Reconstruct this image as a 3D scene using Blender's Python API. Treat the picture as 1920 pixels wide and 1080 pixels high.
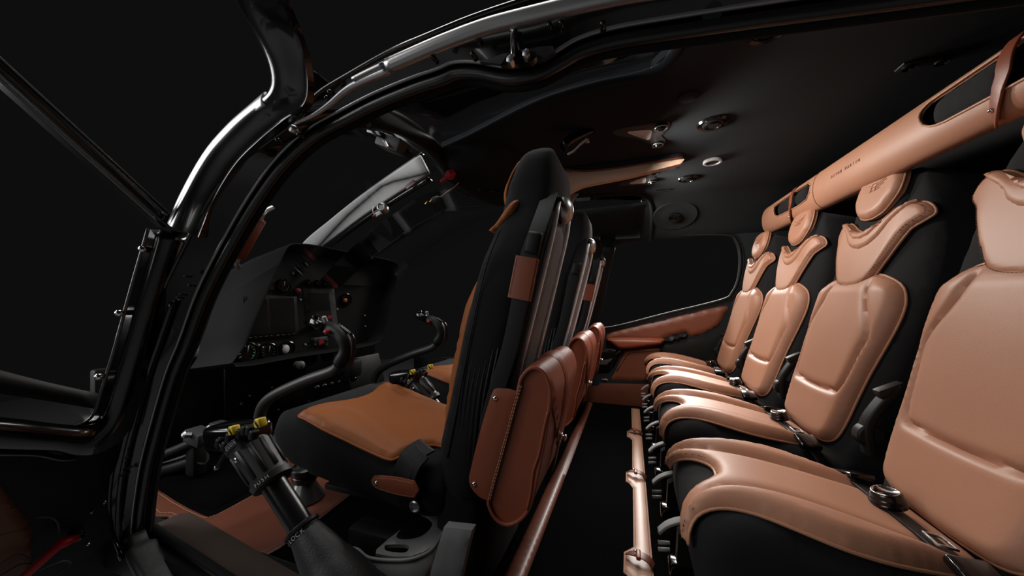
import bpy, bmesh, math, random
import numpy as np
from mathutils import Vector, Matrix
from mathutils.geometry import delaunay_2d_cdt
random.seed(7)
SC = bpy.context.scene
COL = SC.collection
for o in list(bpy.data.objects): bpy.data.objects.remove(o, do_unlink=True)

# ------------------------------------------------------------------ camera
F = 640.0                                   # focal length in pixels of a 1920 wide frame
CZ = 0.70                                   # eye height over the cabin floor
YAW = math.atan(222 / 640.0)
SN, CS = math.sin(YAW), math.cos(YAW)
cam = bpy.data.objects.new('camera', bpy.data.cameras.new('camera'))
COL.objects.link(cam); SC.camera = cam
cam.data.sensor_width = 36.0
cam.data.lens = 36.0 * F / 1920
cam.data.shift_y = 25 / 1920.0
cam.data.clip_start = 0.01
cam.location = (0, 0, CZ)
cam.rotation_euler = (math.pi / 2, 0, YAW)

# ------------------------------------------------------------------ world and lights
W = bpy.data.worlds.new('studio'); SC.world = W; W.use_nodes = True
W.node_tree.nodes['Background'].inputs[0].default_value = (0.0043, 0.0043, 0.0045, 1)
W.node_tree.nodes['Background'].inputs[1].default_value = 1.0
SC.view_settings.view_transform = 'Standard'
SC.view_settings.look = 'None'
SC.view_settings.gamma = 1.0
SC.view_settings.use_curve_mapping = False
SC.view_settings.exposure = 0.0

def area(name, loc, target, sx, sy, power, col=(1, 1, 1), spread=180):
    l = bpy.data.lights.new(name, 'AREA'); l.shape = 'RECTANGLE'; l.size = sx; l.size_y = sy
    l.energy = power; l.color = col; l.spread = math.radians(spread)
    o = bpy.data.objects.new(name, l); COL.objects.link(o); o.location = loc
    o.rotation_euler = (Vector(target) - Vector(loc)).to_track_quat('-Z', 'Y').to_euler()
    return o
# studio softboxes that stood around the machine
area('softbox_overhead', (-0.9, 1.2, 3.2), (-0.9, 1.3, 0.5), 1.6, 2.2, 40, (1.0, 0.98, 0.96))
area('softbox_door', (-1.0, -0.8, 0.80), (0.55, 1.3, 0.8), 0.12, 0.7, 0.7, (1.0, 0.98, 0.96))
area('softbox_nose', (-2.9, -0.35, 1.45), (-0.5, 0.5, 0.9), 1.0, 1.8, 36, (1.0, 1.0, 1.0))
area('softbox_far', (0.4, 4.5, 2.25), (0.35, 1.2, 0.4), 2.0, 1.1, 34, (1.0, 0.97, 0.93), 56)
area('softbox_front', (-1.9, -1.3, 2.0), (-0.7, 0.6, 0.9), 0.4, 1.7, 11, (1.0, 1.0, 1.0))

# ------------------------------------------------------------------ pixel helpers (ray through the lens cut with a plane of the place)
def ray(px, py):
    a = (px - 960) / F
    return (-SN + a * CS, CS + a * SN, (565 - py) / F)
def PY(px, py, Y):
    r = ray(px, py); d = Y / r[1]; return Vector((r[0] * d, Y, CZ + r[2] * d))
def PX(px, py, X):
    r = ray(px, py); d = X / r[0]; return Vector((X, r[1] * d, CZ + r[2] * d))
def PZ(px, py, Z):
    r = ray(px, py); d = (Z - CZ) / r[2]; return Vector((r[0] * d, r[1] * d, Z))

# ------------------------------------------------------------------ materials
MATS = {}
def mat(name, col, rough=0.5, metal=0.0, bump=0.0, scale=400, sheen=0.0, coat=0.0, spec=0.5, var=0.0, emit=None, detail=4):
    if name in MATS: return MATS[name]
    m = bpy.data.materials.new(name); m.use_nodes = True; MATS[name] = m
    nt = m.node_tree; b = nt.nodes['Principled BSDF']
    b.inputs['Base Color'].default_value = (*col, 1)
    b.inputs['Roughness'].default_value = rough
    b.inputs['Metallic'].default_value = metal
    b.inputs['Specular IOR Level'].default_value = spec
    if sheen:
        b.inputs['Sheen Weight'].default_value = sheen; b.inputs['Sheen Roughness'].default_value = 0.5
    if coat:
        b.inputs['Coat Weight'].default_value = coat; b.inputs['Coat Roughness'].default_value = 0.06
    if bump or var:
        tc = nt.nodes.new('ShaderNodeTexCoord'); n = nt.nodes.new('ShaderNodeTexNoise')
        n.inputs['Scale'].default_value = scale; n.inputs['Detail'].default_value = detail
        nt.links.new(tc.outputs['Object'], n.inputs['Vector'])
    if bump:
        bp = nt.nodes.new('ShaderNodeBump'); bp.inputs['Strength'].default_value = bump
        bp.inputs['Distance'].default_value = 0.002
        nt.links.new(n.outputs['Fac'], bp.inputs['Height']); nt.links.new(bp.outputs['Normal'], b.inputs['Normal'])
    if var:
        n2 = nt.nodes.new('ShaderNodeTexNoise'); n2.inputs['Scale'].default_value = 6
        nt.links.new(tc.outputs['Object'], n2.inputs['Vector'])
        mx = nt.nodes.new('ShaderNodeMix'); mx.data_type = 'RGBA'
        mx.inputs[6].default_value = (*[c * (1 - var) for c in col], 1); mx.inputs[7].default_value = (*[c * (1 + var) for c in col], 1)
        nt.links.new(n2.outputs['Fac'], mx.inputs[0]); nt.links.new(mx.outputs[2], b.inputs['Base Color'])
    if emit:
        b.inputs['Emission Color'].default_value = (*emit[0], 1); b.inputs['Emission Strength'].default_value = emit[1]
    return m
LEATHER = mat('tan_leather', (0.40, 0.192, 0.118), 0.46, spec=0.4, bump=0.12, scale=500, var=0.10)
PILOT_LEATHER = mat('orange_tan_leather', (0.28, 0.085, 0.020), 0.5, spec=0.25, bump=0.12, scale=500, var=0.08)
SADDLE = mat('saddle_leather', (0.22, 0.054, 0.024), 0.42, spec=0.4, bump=0.06, scale=350, var=0.15)
SADDLE_DARK = mat('saddle_leather_dark', (0.115, 0.034, 0.018), 0.42, bump=0.06, scale=350, var=0.15)
STITCH = mat('stitch_thread', (0.13, 0.05, 0.025), 0.7)
STITCH_LIGHT = mat('pale_stitch_thread', (0.45, 0.25, 0.15), 0.7)
PIPING = mat('leather_edge', (0.42, 0.20, 0.11), 0.45)
SUEDE = mat('black_suede', (0.0085, 0.0085, 0.0092), 0.9, bump=0.25, scale=900, sheen=0.02, spec=0.2)
CARPET = mat('black_carpet', (0.003, 0.003, 0.0032), 1.0, bump=0.6, scale=700, spec=0.0)
HEADLINER = mat('black_headliner', (0.018, 0.0205, 0.023), 0.9, bump=0.15, scale=600, spec=0.1)
PAINT = mat('black_gloss_paint', (0.002, 0.002, 0.002), 0.2, coat=0.6, spec=0.5)
RUBBER = mat('black_rubber', (0.006, 0.006, 0.006), 0.30, spec=0.6, bump=0.05, scale=200)
PLASTIC = mat('black_plastic', (0.008, 0.008, 0.008), 0.5, spec=0.25, bump=0.08, scale=900)
PLASTIC_GLOSS = mat('black_gloss_plastic', (0.004, 0.004, 0.004), 0.15)
HOODM = mat('hood_soft_plastic', (0.0055, 0.0055, 0.0055), 0.7, bump=0.12, scale=900, spec=0.12)
PANELM = mat('panel_paint', (0.007, 0.007, 0.0073), 0.7, spec=0.15)
SCREEN = mat('screen_glass', (0.010, 0.010, 0.0105), 0.35, spec=0.2)
CHROME = mat('chrome', (0.75, 0.75, 0.76), 0.12, metal=1.0)
STEEL = mat('brushed_steel', (0.45, 0.45, 0.46), 0.35, metal=1.0)
ALLOY = mat('grey_alloy', (0.20, 0.20, 0.20), 0.5, metal=0.2, bump=0.05, scale=300)
GREYFAB = mat('grey_perforated_fabric', (0.12, 0.12, 0.123), 0.8, bump=0.5, scale=350)
GREYPL = mat('grey_plastic', (0.03, 0.03, 0.031), 0.55)
LIGHTGREY = mat('light_grey_paint', (0.30, 0.30, 0.30), 0.5)
POSTM = mat('post_grey_paint', (0.55, 0.55, 0.55), 0.5)
WHITE = mat('white_print', (0.6, 0.6, 0.6), 0.5)
RED = mat('red_paint', (0.42, 0.008, 0.02), 0.4)
REDBTN = mat('red_button', (0.35, 0.01, 0.02), 0.4)
YELLOW = mat('yellow_paint', (0.75, 0.55, 0.03), 0.45)
GREEN = mat('green_print', (0.03, 0.22, 0.06), 0.5)
AMBER = mat('amber_print', (0.5, 0.16, 0.02), 0.5)
GOLD = mat('gold_metal', (0.6, 0.36, 0.10), 0.35, metal=0.8)
BEIGE = mat('beige_leather', (0.60, 0.42, 0.31), 0.5, bump=0.08, scale=400, var=0.06)
BRONZE = mat('bronze_sill_plate', (0.09, 0.065, 0.055), 0.45, metal=0.5, bump=0.05, scale=80)
STUDIO = mat('studio_floor_grey', (0.30, 0.30, 0.303), 0.9)
WEB = mat('black_webbing', (0.004, 0.004, 0.004), 0.55, spec=0.3, bump=0.3, scale=900)

def glass_mat():
    m = bpy.data.materials.new('clear_pane'); m.use_nodes = True; nt = m.node_tree
    nt.nodes.clear(); out = nt.nodes.new('ShaderNodeOutputMaterial'); mix = nt.nodes.new('ShaderNodeMixShader')
    t = nt.nodes.new('ShaderNodeBsdfTransparent'); t.inputs[0].default_value = (0.97, 0.97, 0.97, 1)
    g = nt.nodes.new('ShaderNodeBsdfGlossy'); g.inputs['Roughness'].default_value = 0.02
    fr = nt.nodes.new('ShaderNodeFresnel'); fr.inputs[0].default_value = 1.04
    nt.links.new(fr.outputs[0], mix.inputs[0]); nt.links.new(t.outputs[0], mix.inputs[1]); nt.links.new(g.outputs[0], mix.inputs[2])
    nt.links.new(mix.outputs[0], out.inputs[0]); return m
GLASS = glass_mat()

# ------------------------------------------------------------------ object helpers
def wloc(p):
    v = Vector((0, 0, 0))
    while p is not None:
        v += p.location; p = p.parent
    return v
def mk(name, verts, faces, m, parent=None, smooth=True, recalc=True, sharp=None):
    off = wloc(parent)
    me = bpy.data.meshes.new(name)
    me.from_pydata([tuple(Vector(v) - off) for v in verts], [], faces)
    if recalc:
        bm = bmesh.new(); bm.from_mesh(me); bmesh.ops.recalc_face_normals(bm, faces=bm.faces); bm.to_mesh(me); bm.free()
    me.materials.append(m)
    if smooth:
        me.polygons.foreach_set('use_smooth', [True] * len(me.polygons))
        if sharp is not None: me.set_sharp_from_angle(angle=math.radians(sharp))
    o = bpy.data.objects.new(name, me); COL.objects.link(o); o.parent = parent
    return o
def tag(o, label=None, cat=None, group=None, kind=None):
    if label: o['label'] = label
    if cat: o['category'] = cat
    if group: o['group'] = group
    if kind: o['kind'] = kind
    return o
def thing(name, label, cat, loc=(0, 0, 0), group=None):
    o = bpy.data.objects.new(name, None); COL.objects.link(o); o.location = loc; o.empty_display_size = 0.05
    return tag(o, label, cat, group)
def copy_tree(o, parent=None, delta=None, skip=()):
    c = o.copy(); COL.objects.link(c); c.parent = parent
    if delta is not None: c.location = o.location + Vector(delta)
    for ch in list(o.children):
        if ch.name.split('.')[0] in skip: continue
        copy_tree(ch, c)
    return c
class MB:
    """collects shapes for ONE mesh"""
    def __init__(s): s.v = []; s.f = []
    def add(s, v, f):
        n = len(s.v); s.v += [Vector(p) for p in v]; s.f += [tuple(i + n for i in q) for q in f]; return s
    def build(s, name, m, parent=None, smooth=True, sharp=40): return mk(name, s.v, s.f, m, parent, smooth, True, sharp)
def g_box(c, size, rot=None, bev=0.0, seg=2):
    bm = bmesh.new(); bmesh.ops.create_cube(bm, size=1.0)
    for v in bm.verts: v.co = Vector((v.co.x * size[0], v.co.y * size[1], v.co.z * size[2]))
    if bev: bmesh.ops.bevel(bm, geom=list(bm.edges), offset=bev, segments=seg, affect='EDGES', profile=0.5)
    M = Matrix.Translation(Vector(c)) @ (rot.to_matrix().to_4x4() if rot is not None else Matrix())
    bm.verts.ensure_lookup_table()
    v = [M @ x.co for x in bm.verts]; f = [[y.index for y in q.verts] for q in bm.faces]; bm.free(); return v, f
def catmull(pts, n=8, closed=False):
    P = [Vector(p) for p in pts]; out = []; N = len(P)
    rng = range(N) if closed else range(N - 1)
    for i in rng:
        if closed: a, b, c, d = P[(i - 1) % N], P[i], P[(i + 1) % N], P[(i + 2) % N]
        else:
            b, c = P[i], P[i + 1]; a = P[i - 1] if i > 0 else b * 2 - c; d = P[i + 2] if i + 2 < N else c * 2 - b
        for k in range(n):
            t = k / n
            out.append(0.5 * ((2 * b) + (c - a) * t + (2 * a - 5 * b + 4 * c - d) * t * t + (3 * b - a - 3 * c + d) * t ** 3))
    if not closed: out.append(P[-1])
    return out
def circ(r, n=10, ry=None): return [(r * math.cos(2 * math.pi * k / n), (ry or r) * math.sin(2 * math.pi * k / n)) for k in range(n)]
def rrect(w, h, r, n=4):
    out = []
    for cx, cy, a0 in ((w/2 - r, h/2 - r, 0), (-w/2 + r, h/2 - r, 90), (-w/2 + r, -h/2 + r, 180), (w/2 - r, -h/2 + r, 270)):
        for k in range(n + 1):
            a = math.radians(a0 + 90 * k / n); out.append((cx + r * math.cos(a), cy + r * math.sin(a)))
    return out
def g_sweep(path, prof, scales=None, up=None, closed=False, caps=True):
    P = [Vector(p) for p in path]; N = len(P); m = len(prof); V = []; Fc = []
    T = []
    for i in range(N):
        if closed: t = P[(i + 1) % N] - P[i - 1]
        else: t = P[min(i + 1, N - 1)] - P[max(i - 1, 0)]
        T.append(t.normalized() if t.length > 1e-9 else Vector((0, 0, 1)))
    u = Vector(up) if up is not None else (Vector((0, 0, 1)) if abs(T[0].z) < 0.9 else Vector((1, 0, 0)))
    for i in range(N):
        t = T[i]
        if up is not None: uu = Vector(up)
        else: uu = u
        n = uu - t * uu.dot(t)
        if n.length < 1e-6: n = Vector((1, 0, 0)) - t * t.x
        n.normalize(); b = t.cross(n); u = n
        s = scales[i] if scales is not None else 1.0
        sx, sy = s if isinstance(s, (tuple, list)) else (s, s)
        for (a, c) in prof: V.append(P[i] + b * (a * sx) + n * (c * sy))
    R = N if closed else N - 1
    for i in range(R):
        j = (i + 1) % N
        for k in range(m):
            l = (k + 1) % m; Fc.append((i * m + k, i * m + l, j * m + l, j * m + k))
    if caps and not closed:
        Fc.append(tuple(range(m))); Fc.append(tuple((N - 1) * m + k for k in range(m)))
    return V, Fc
def g_cyl(p0, p1, r0, r1=None, n=16):
    p0, p1 = Vector(p0), Vector(p1); r1 = r0 if r1 is None else r1
    return g_sweep([p0, p1], circ(1, n), [r0, r1])
def g_lathe(base, axis, prof, n=24):
    """prof: (distance along the axis, radius)"""
    ax = Vector(axis).normalized(); base = Vector(base)
    t = Vector((0, 0, 1)) if abs(ax.z) < 0.9 else Vector((1, 0, 0))
    e1 = (t - ax * t.dot(ax)).normalized(); e2 = ax.cross(e1); V = []; Fc = []
    for d, r in prof:
        for k in range(n):
            a = 2 * math.pi * k / n; V.append(base + ax * d + (e1 * math.cos(a) + e2 * math.sin(a)) * r)
    for i in range(len(prof) - 1):
        for k in range(n):
            l = (k + 1) % n; Fc.append((i * n + k, i * n + l, (i + 1) * n + l, (i + 1) * n + k))
    Fc.append(tuple(range(n))); Fc.append(tuple((len(prof) - 1) * n + k for k in range(n)))
    return V, Fc
def cyl(name, p0, p1, r, m, parent=None, r1=None, n=16, sharp=40):
    v, f = g_cyl(p0, p1, r, r1, n); return mk(name, v, f, m, parent, True, True, sharp)
def box(name, c, size, m, parent=None, rot=None, bev=0.004, seg=2):
    v, f = g_box(c, size, rot, bev, seg); return mk(name, v, f, m, parent, True, True, 35)
def tube(name, pts, r, m, parent=None, n=8, seg=10, scales=None, closed=False):
    v, f = g_sweep(catmull(pts, n, closed) if n > 1 else pts, circ(r, seg), None, None, closed); return mk(name, v, f, m, parent, True, True, 60)
def lathe(name, base, axis, prof, m, parent=None, n=24, sharp=35):
    v, f = g_lathe(base, axis, prof, n); return mk(name, v, f, m, parent, True, True, sharp)

def dens(pl, sp, closed=True):
    out = []; N = len(pl)
    for i in range(N if closed else N - 1):
        a, b = np.array(pl[i]), np.array(pl[(i + 1) % N]); L = np.linalg.norm(b - a); k = max(1, int(math.ceil(L / sp)))
        for j in range(k): out.append(a + (b - a) * j / k)
    if not closed: out.append(np.array(pl[-1]))
    return np.array(out)
def smooth2(pl, n=5, closed=True):
    return [(p.x, p.y) for p in catmull([(a, b, 0) for a, b in pl], n, closed)]
def dist_poly(P, pl, closed=True):
    D = np.full(len(P), 1e9); N = len(pl)
    for i in range(N if closed else N - 1):
        a = np.array(pl[i]); b = np.array(pl[(i + 1) % N]); ab = b - a; L = ab @ ab
        if L < 1e-14: continue
        t = np.clip(((P - a) @ ab) / L, 0, 1); D = np.minimum(D, np.linalg.norm(P - (a + t[:, None] * ab), axis=1))
    return D
def inside(P, pl):
    x, y = P[:, 0], P[:, 1]; r = np.zeros(len(P), bool); N = len(pl); j = N - 1
    for i in range(N):
        xi, yi = pl[i]; xj, yj = pl[j]
        if abs(yi - yj) > 1e-12:
            r ^= ((yi > y) != (yj > y)) & (x < (xj - xi) * (y - yi) / (yj - yi) + xi)
        j = i
    return r
def g_pillow(outline, fmap, h=0.01, edge=0.02, thick=0.006, sp=0.01, seams=(), extra=None, holes=()):
    """a padded or flat sheet cut to an outline: fmap(u, v, height) -> 3D point"""
    ol = dens(outline, sp); hs = [dens(hh, sp) for hh in holes]
    lo, hi = ol.min(0), ol.max(0)
    gx = np.arange(lo[0] + sp / 2, hi[0], sp); gy = np.arange(lo[1] + sp / 2, hi[1], sp)
    G = np.array([(x + (sp / 2 if k % 2 else 0), y) for k, y in enumerate(gy) for x in gx]) if len(gx) and len(gy) else np.zeros((0, 2))
    if len(G):
        G = G[inside(G, ol)]
        if len(G): G = G[dist_poly(G, ol) > sp * 0.45]
        for hh in hs:
            if len(G): G = G[~inside(G, hh)]
            if len(G): G = G[dist_poly(G, hh) > sp * 0.45]
    loops = [ol] + hs; allp = np.vstack(loops + [G]) if len(G) else np.vstack(loops)
    E = []; n0 = 0
    for l in loops:
        E += [(n0 + i, n0 + (i + 1) % len(l)) for i in range(len(l))]; n0 += len(l)
    res = delaunay_2d_cdt([Vector((float(a), float(b))) for a, b in allp], E, [], 0, 1e-7)
    P = np.array([(v.x, v.y) for v in res[0]]); T = [tuple(t) for t in res[2]]
    cen = np.array([P[list(t)].mean(0) for t in T]); ok = inside(cen, ol)
    for hh in hs: ok &= ~inside(cen, hh)
    T = [t for t, k in zip(T, ok) if k]
    d = dist_poly(P, ol)
    for hh in hs: d = np.minimum(d, dist_poly(P, hh))
    q = np.clip(d / edge, 0, 1) if edge > 0 else np.ones(len(P))
    H = h * np.sqrt(np.clip(1 - (1 - q) ** 2, 0, 1))
    for pl, dep, wid in seams: H = H - dep * np.exp(-(dist_poly(P, pl, False) / wid) ** 2) * np.clip(d / max(edge * 0.5, 1e-6), 0, 1)
    if extra is not None: H = H + extra(P, d)
    n = len(P)
    V = [fmap(P[i, 0], P[i, 1], H[i]) for i in range(n)] + [fmap(P[i, 0], P[i, 1], -thick) for i in range(n)]
    ec = {}
    for t in T:
        for a, b in ((t[0], t[1]), (t[1], t[2]), (t[2], t[0])): ec[(a, b)] = 1
    Fc = list(T) + [tuple(reversed([i + n for i in t])) for t in T]
    for (a, b) in ec:
        if (b, a) not in ec: Fc.append((b, a, a + n, b + n))
    return V, Fc
def pillow(name, outline, fmap, m, parent=None, sharp=50, **k):
    v, f = g_pillow(outline, fmap, **k); return mk(name, v, f, m, parent, True, True, sharp)
def sym(right): return list(right) + [(-a, b) for a, b in reversed(right) if abs(a) > 1e-6]
def stitches(name, lines, fmap, m, parent, pitch=0.007, ln=0.0042, r=0.0007, h=0.0):
    mb = MB()
    for pl in lines:
        A = np.array(pl); seg = np.linalg.norm(np.diff(A, axis=0), axis=1); cum = np.concatenate([[0], np.cumsum(seg)])
        def at(s):
            i = min(max(np.searchsorted(cum, s) - 1, 0), len(seg) - 1); t = (s - cum[i]) / max(seg[i], 1e-9); return A[i] + (A[i + 1] - A[i]) * t
        s = 0.0
        while s + ln < cum[-1]:
            p, q = at(s), at(s + ln); hh = h(p) if callable(h) else h
            a, b = Vector(fmap(p[0], p[1], hh)), Vector(fmap(q[0], q[1], hh))
            if (b - a).length > 1e-5: mb.add(*g_sweep([a, b], circ(r, 5)))
            s += pitch
    o = mb.build(name, m, parent); o['kind'] = 'stuff'; return o
def inset(pl, d):
    """inner parallel of a closed outline"""
    A = np.array(pl); N = len(A); ar = 0.5 * np.sum(A[:, 0] * np.roll(A[:, 1], -1) - np.roll(A[:, 0], -1) * A[:, 1]); out = []
    for i in range(N):
        t = A[(i + 1) % N] - A[i - 1]; L = np.linalg.norm(t)
        if L < 1e-9: continue
        t = t / L; nrm = np.array([-t[1], t[0]]) * (1 if ar > 0 else -1); out.append(tuple(A[i] + nrm * d))
    return out
def plane_map(o, eu, ev):
    o, eu, ev = Vector(o), Vector(eu), Vector(ev); n = eu.cross(ev).normalized()
    return lambda u, v, h: o + eu * u + ev * v + n * h
def text(name, s, fmap_o, eu, ev, size, m, parent, thick=0.0003):
    c = bpy.data.curves.new(name, 'FONT'); c.body = s; c.size = size; c.extrude = thick; c.align_x = 'CENTER'; c.align_y = 'CENTER'
    t = bpy.data.objects.new('tmp', c); COL.objects.link(t); dg = bpy.context.evaluated_depsgraph_get()
    me = t.evaluated_get(dg).to_mesh(); eu, ev = Vector(eu).normalized(), Vector(ev).normalized(); n = eu.cross(ev)
    vs = [Vector(fmap_o) + eu * v.co.x + ev * v.co.y + n * v.co.z for v in me.vertices]; fs = [tuple(p.vertices) for p in me.polygons]
    t.to_mesh_clear() if hasattr(t, 'to_mesh_clear') else None
    bpy.data.objects.remove(t, do_unlink=True); return mk(name, vs, fs, m, parent, False, False)
# ================================================================== SETTING
def g_ribbon(A, B, thick):
    """solid strip between two curves, thickness along a vector"""
    N = len(A); t = Vector(thick); V = []
    for a, b in zip(A, B): V += [Vector(a), Vector(b), Vector(b) + t, Vector(a) + t]
    Fc = []
    for i in range(N - 1):
        for k in range(4):
            l = (k + 1) % 4; Fc.append((i * 4 + k, i * 4 + l, (i + 1) * 4 + l, (i + 1) * 4 + k))
    Fc.append((0, 1, 2, 3)); Fc.append(tuple((N - 1) * 4 + k for k in range(4)))
    return V, Fc
def resample(pts, n):
    A = np.array([tuple(p) for p in pts]); s = np.concatenate([[0], np.cumsum(np.linalg.norm(np.diff(A, axis=0), axis=1))])
    q = np.linspace(0, s[-1], n); return [Vector([np.interp(x, s, A[:, k]) for k in range(A.shape[1])]) for x in q]
def structure(o): o['kind'] = 'structure'; return o

structure(lathe('studio_floor', (-1.0, 1.0, -0.70), (0, 0, 1), [(0, 7.0), (0.06, 7.0)], STUDIO, None, 96))
structure(box('floor', (-0.45, 1.49, -0.02), (2.9, 1.88, 0.04), CARPET, bev=0.003))

def zc(Y):
    if Y < 0.95: t = (0.95 - Y) / 0.45; return 1.30 - 0.22 * t * t
    if Y > 2.05: t = (Y - 2.05) / 0.39; return 1.30 - 0.19 * t ** 1.8
    return 1.30
ceil_map = lambda x, y, h: Vector((x, y, zc(y) - h))
near_edge = [(0.10, 0.50), (0.115, 0.70), (0.10, 0.88), (0.05, 0.95), (-0.114, 0.962), (-0.275, 0.995), (-0.552, 1.115), (-0.70, 1.17)]
far_edge = [(-0.70, 1.80), (-0.552, 1.85), (-0.275, 1.93), (-0.10, 1.96), (0.06, 2.03), (0.12, 2.20), (0.125, 2.44)]
ceil_ol = [(p[0], p[1]) for p in (near_edge + far_edge + [(0.99, 2.44), (0.99, 0.50)])]
ceiling = structure(pillow('ceiling', ceil_ol, ceil_map, HEADLINER, h=0.012, edge=0.03, thick=0.02, sp=0.035))
# edge roll of the two roof window openings
for nm, ed in (('trim_1', near_edge), ('trim_2', far_edge)):
    structure(tube(nm, [Vector((x, y, zc(y) - 0.008)) for x, y in ed], 0.012, HEADLINER, n=5, seg=8))

structure(pillow('trim_12', smooth2([(-0.60, 2.24), (-0.30, 2.20), (0.0, 2.19), (0.10, 2.17), (0.15, 2.20), (0.15, 2.445), (-0.60, 2.445)], 2), ceil_map, HEADLINER, h=0.010, edge=0.02, thick=0.02, sp=0.03))
# rear bulkhead behind the seats
structure(pillow('wall_rear', [(0.5, -0.0), (2.44, 0.0), (2.44, 1.13), (2.25, 1.27), (2.05, 1.31), (0.95, 1.31), (0.7, 1.24), (0.5, 1.10)],
       lambda u, v, h: Vector((0.985 - h, u, v)), SUEDE, h=0.01, edge=0.05, thick=0.03, sp=0.06))

# far sliding door with its window
YF = 2.43
def far(px, py, Y=YF): p = PY(px, py, Y); return (p.x, p.z)
win = smooth2([far(*p) for p in [(1124, 607), (1132, 560), (1150, 462), (1160, 449), (1185, 443), (1280, 441), (1362, 441), (1380, 452), (1388, 480), (1385, 520), (1373, 548), (1352, 563), (1250, 588), (1145, 614)]], 4)
wall_ol = [(-0.40, 0.0), (0.985, 0.0), (0.985, 1.13), (-0.16, 1.13), (-0.22, 1.05)]
far_map = lambda u, v, h: Vector((u, YF - h, v))
door_far = structure(pillow('door_1', wall_ol, far_map, HEADLINER, h=0.004, edge=0.012, thick=0.04, sp=0.05, holes=[win]))
v, f = g_sweep([far_map(a, b, 0.004) for a, b in win], rrect(0.020, 0.016, 0.006), closed=True)
wf = mk('window_frame', v, f, PLASTIC, door_far); wf['label'] = 'black window frame with a thin bright edge'
v, f = g_sweep([far_map(a, b, 0.013) for a, b in inset(win, -0.012)], circ(0.0018, 6), closed=True); mk('window_bead', v, f, PLASTIC, door_far)
structure(pillow('window_1', inset(win, 0.004), lambda u, v, h: Vector((u, YF + 0.015 - h, v)), GLASS, h=0, edge=0, thick=0.004, sp=0.08))
# leather on the far door
up = smooth2([far(*p) for p in [(1136, 630), (1150, 622), (1260, 596), (1362, 572), (1361, 588), (1352, 606), (1336, 620), (1291, 633), (1286, 623), (1241, 636), (1241, 640), (1165, 640), (1138, 640)]], 2)
pillow('upper_leather', up, far_map, mat('door_leather', (0.16, 0.046, 0.022), 0.5, bump=0.06, scale=350), door_far, h=0.016, edge=0.012, thick=-0.003, sp=0.02)
arm = smooth2([far(*p) for p in [(1136, 634), (1165, 631), (1241, 633), (1242, 644), (1235, 648), (1168, 656), (1150, 648)]], 3)
pillow('armrest', arm, far_map, SADDLE, door_far, h=0.06, edge=0.03, thick=-0.003, sp=0.012)
low = smooth2([far(*p) for p in [(1100, 712), (1140, 708), (1152, 697), (1168, 662), (1178, 656), (1236, 650), (1238, 668), (1262, 690), (1262, 712), (1180, 716)]], 2)
pillow('lower_leather', low, far_map, MATS['door_leather'], door_far, h=0.012, edge=0.012, thick=-0.003, sp=0.02)
pk = [far(*p) for p in [(1157, 694), (1177, 664), (1186, 660), (1234, 656)]]
v, f = g_sweep([far_map(a, b, 0.013) for a, b in smooth2(pk, 6, False)], circ(0.004, 6)); mk('seam_welt', v, f, SADDLE_DARK, door_far)
kick = [far(*p) for p in [(1092, 716), (1264, 714), (1264, 774), (1092, 766)]]
pillow('kick_panel', kick, far_map, SADDLE_DARK, door_far, h=0.010, edge=0.01, thick=-0.003, sp=0.05)
hk = smooth2([far(*p) for p in [(1118, 654), (1160, 654), (1166, 660), (1150, 694), (1136, 700), (1112, 700)]], 2)
pillow('handle_recess', hk, far_map, PLASTIC_GLOSS, door_far, h=0.014, edge=0.006, thick=-0.003, sp=0.02)
hb = [far(*p) for p in [(1124, 676), (1146, 670), (1150, 672), (1142, 684), (1122, 686)]]
hbo = pillow('door_handle', hb, far_map, STEEL, door_far, h=0.026, edge=0.006, thick=-0.010, sp=0.01); hbo['label'] = 'small steel inner door handle'
ab = smooth2([far(*p) for p in [(1240, 634), (1286, 624), (1289, 632), (1262, 641), (1240, 645)]], 2)
pillow('armrest_grip', ab, far_map, PLASTIC, door_far, h=0.024, edge=0.008, thick=-0.003, sp=0.015)
blk = smooth2([far(*p) for p in [(1242, 646), (1292, 634), (1340, 622), (1362, 600), (1372, 560), (1420, 560), (1420, 712), (1268, 708), (1262, 688), (1240, 666)]], 2)
pillow('rear_lower_panel', blk, far_map, PLASTIC, door_far, h=0.008, edge=0.01, thick=-0.003, sp=0.04)
# small amber tag light by the bar
q = PY(1399, 404, 2.40)
tl = thing('marker_light', 'tiny amber marker light in a black bezel below the headliner, left of the overhead bar', 'light', q)
box('bezel', q, (0.05, 0.012, 0.10), PLASTIC, tl, Vector((0, 0.0, 0)).to_track_quat('Z', 'Y') if 0 else Matrix.Rotation(math.radians(18), 3, 'Y').to_quaternion(), 0.004)
box('lens', q + Vector((0, -0.008, -0.008)), (0.018, 0.008, 0.045), AMBER, tl, Matrix.Rotation(math.radians(18), 3, 'Y').to_quaternion(), 0.002)

# far front door: sill wall, pillar
structure(box('wall_right', (-1.05, 2.43, 0.12), (1.3, 0.05, 0.24), PLASTIC, bev=0.01))
structure(box('wall_right_low', (-0.36, 2.43, 0.30), (0.10, 0.05, 0.60), PLASTIC, bev=0.01))
bp = [PY(1110, 640, 2.40), PY(1112, 600, 2.40), PY(1126, 520, 2.40), PY(1140, 462, 2.39)]
v, f = g_sweep(catmull(bp, 5), rrect(0.10, 0.05, 0.02), up=(0, -1, 0)); structure(mk('trim_3', v, f, PLASTIC))
ap = [PY(888, 352, 2.10), PY(845, 378, 2.18), PY(760, 436, 2.26), PY(690, 482, 2.30), PY(640, 520, 2.32)]
v, f = g_sweep(catmull(ap, 5), rrect(0.05, 0.045, 0.015)); structure(mk('trim_4', v, f, PLASTIC))
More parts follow.
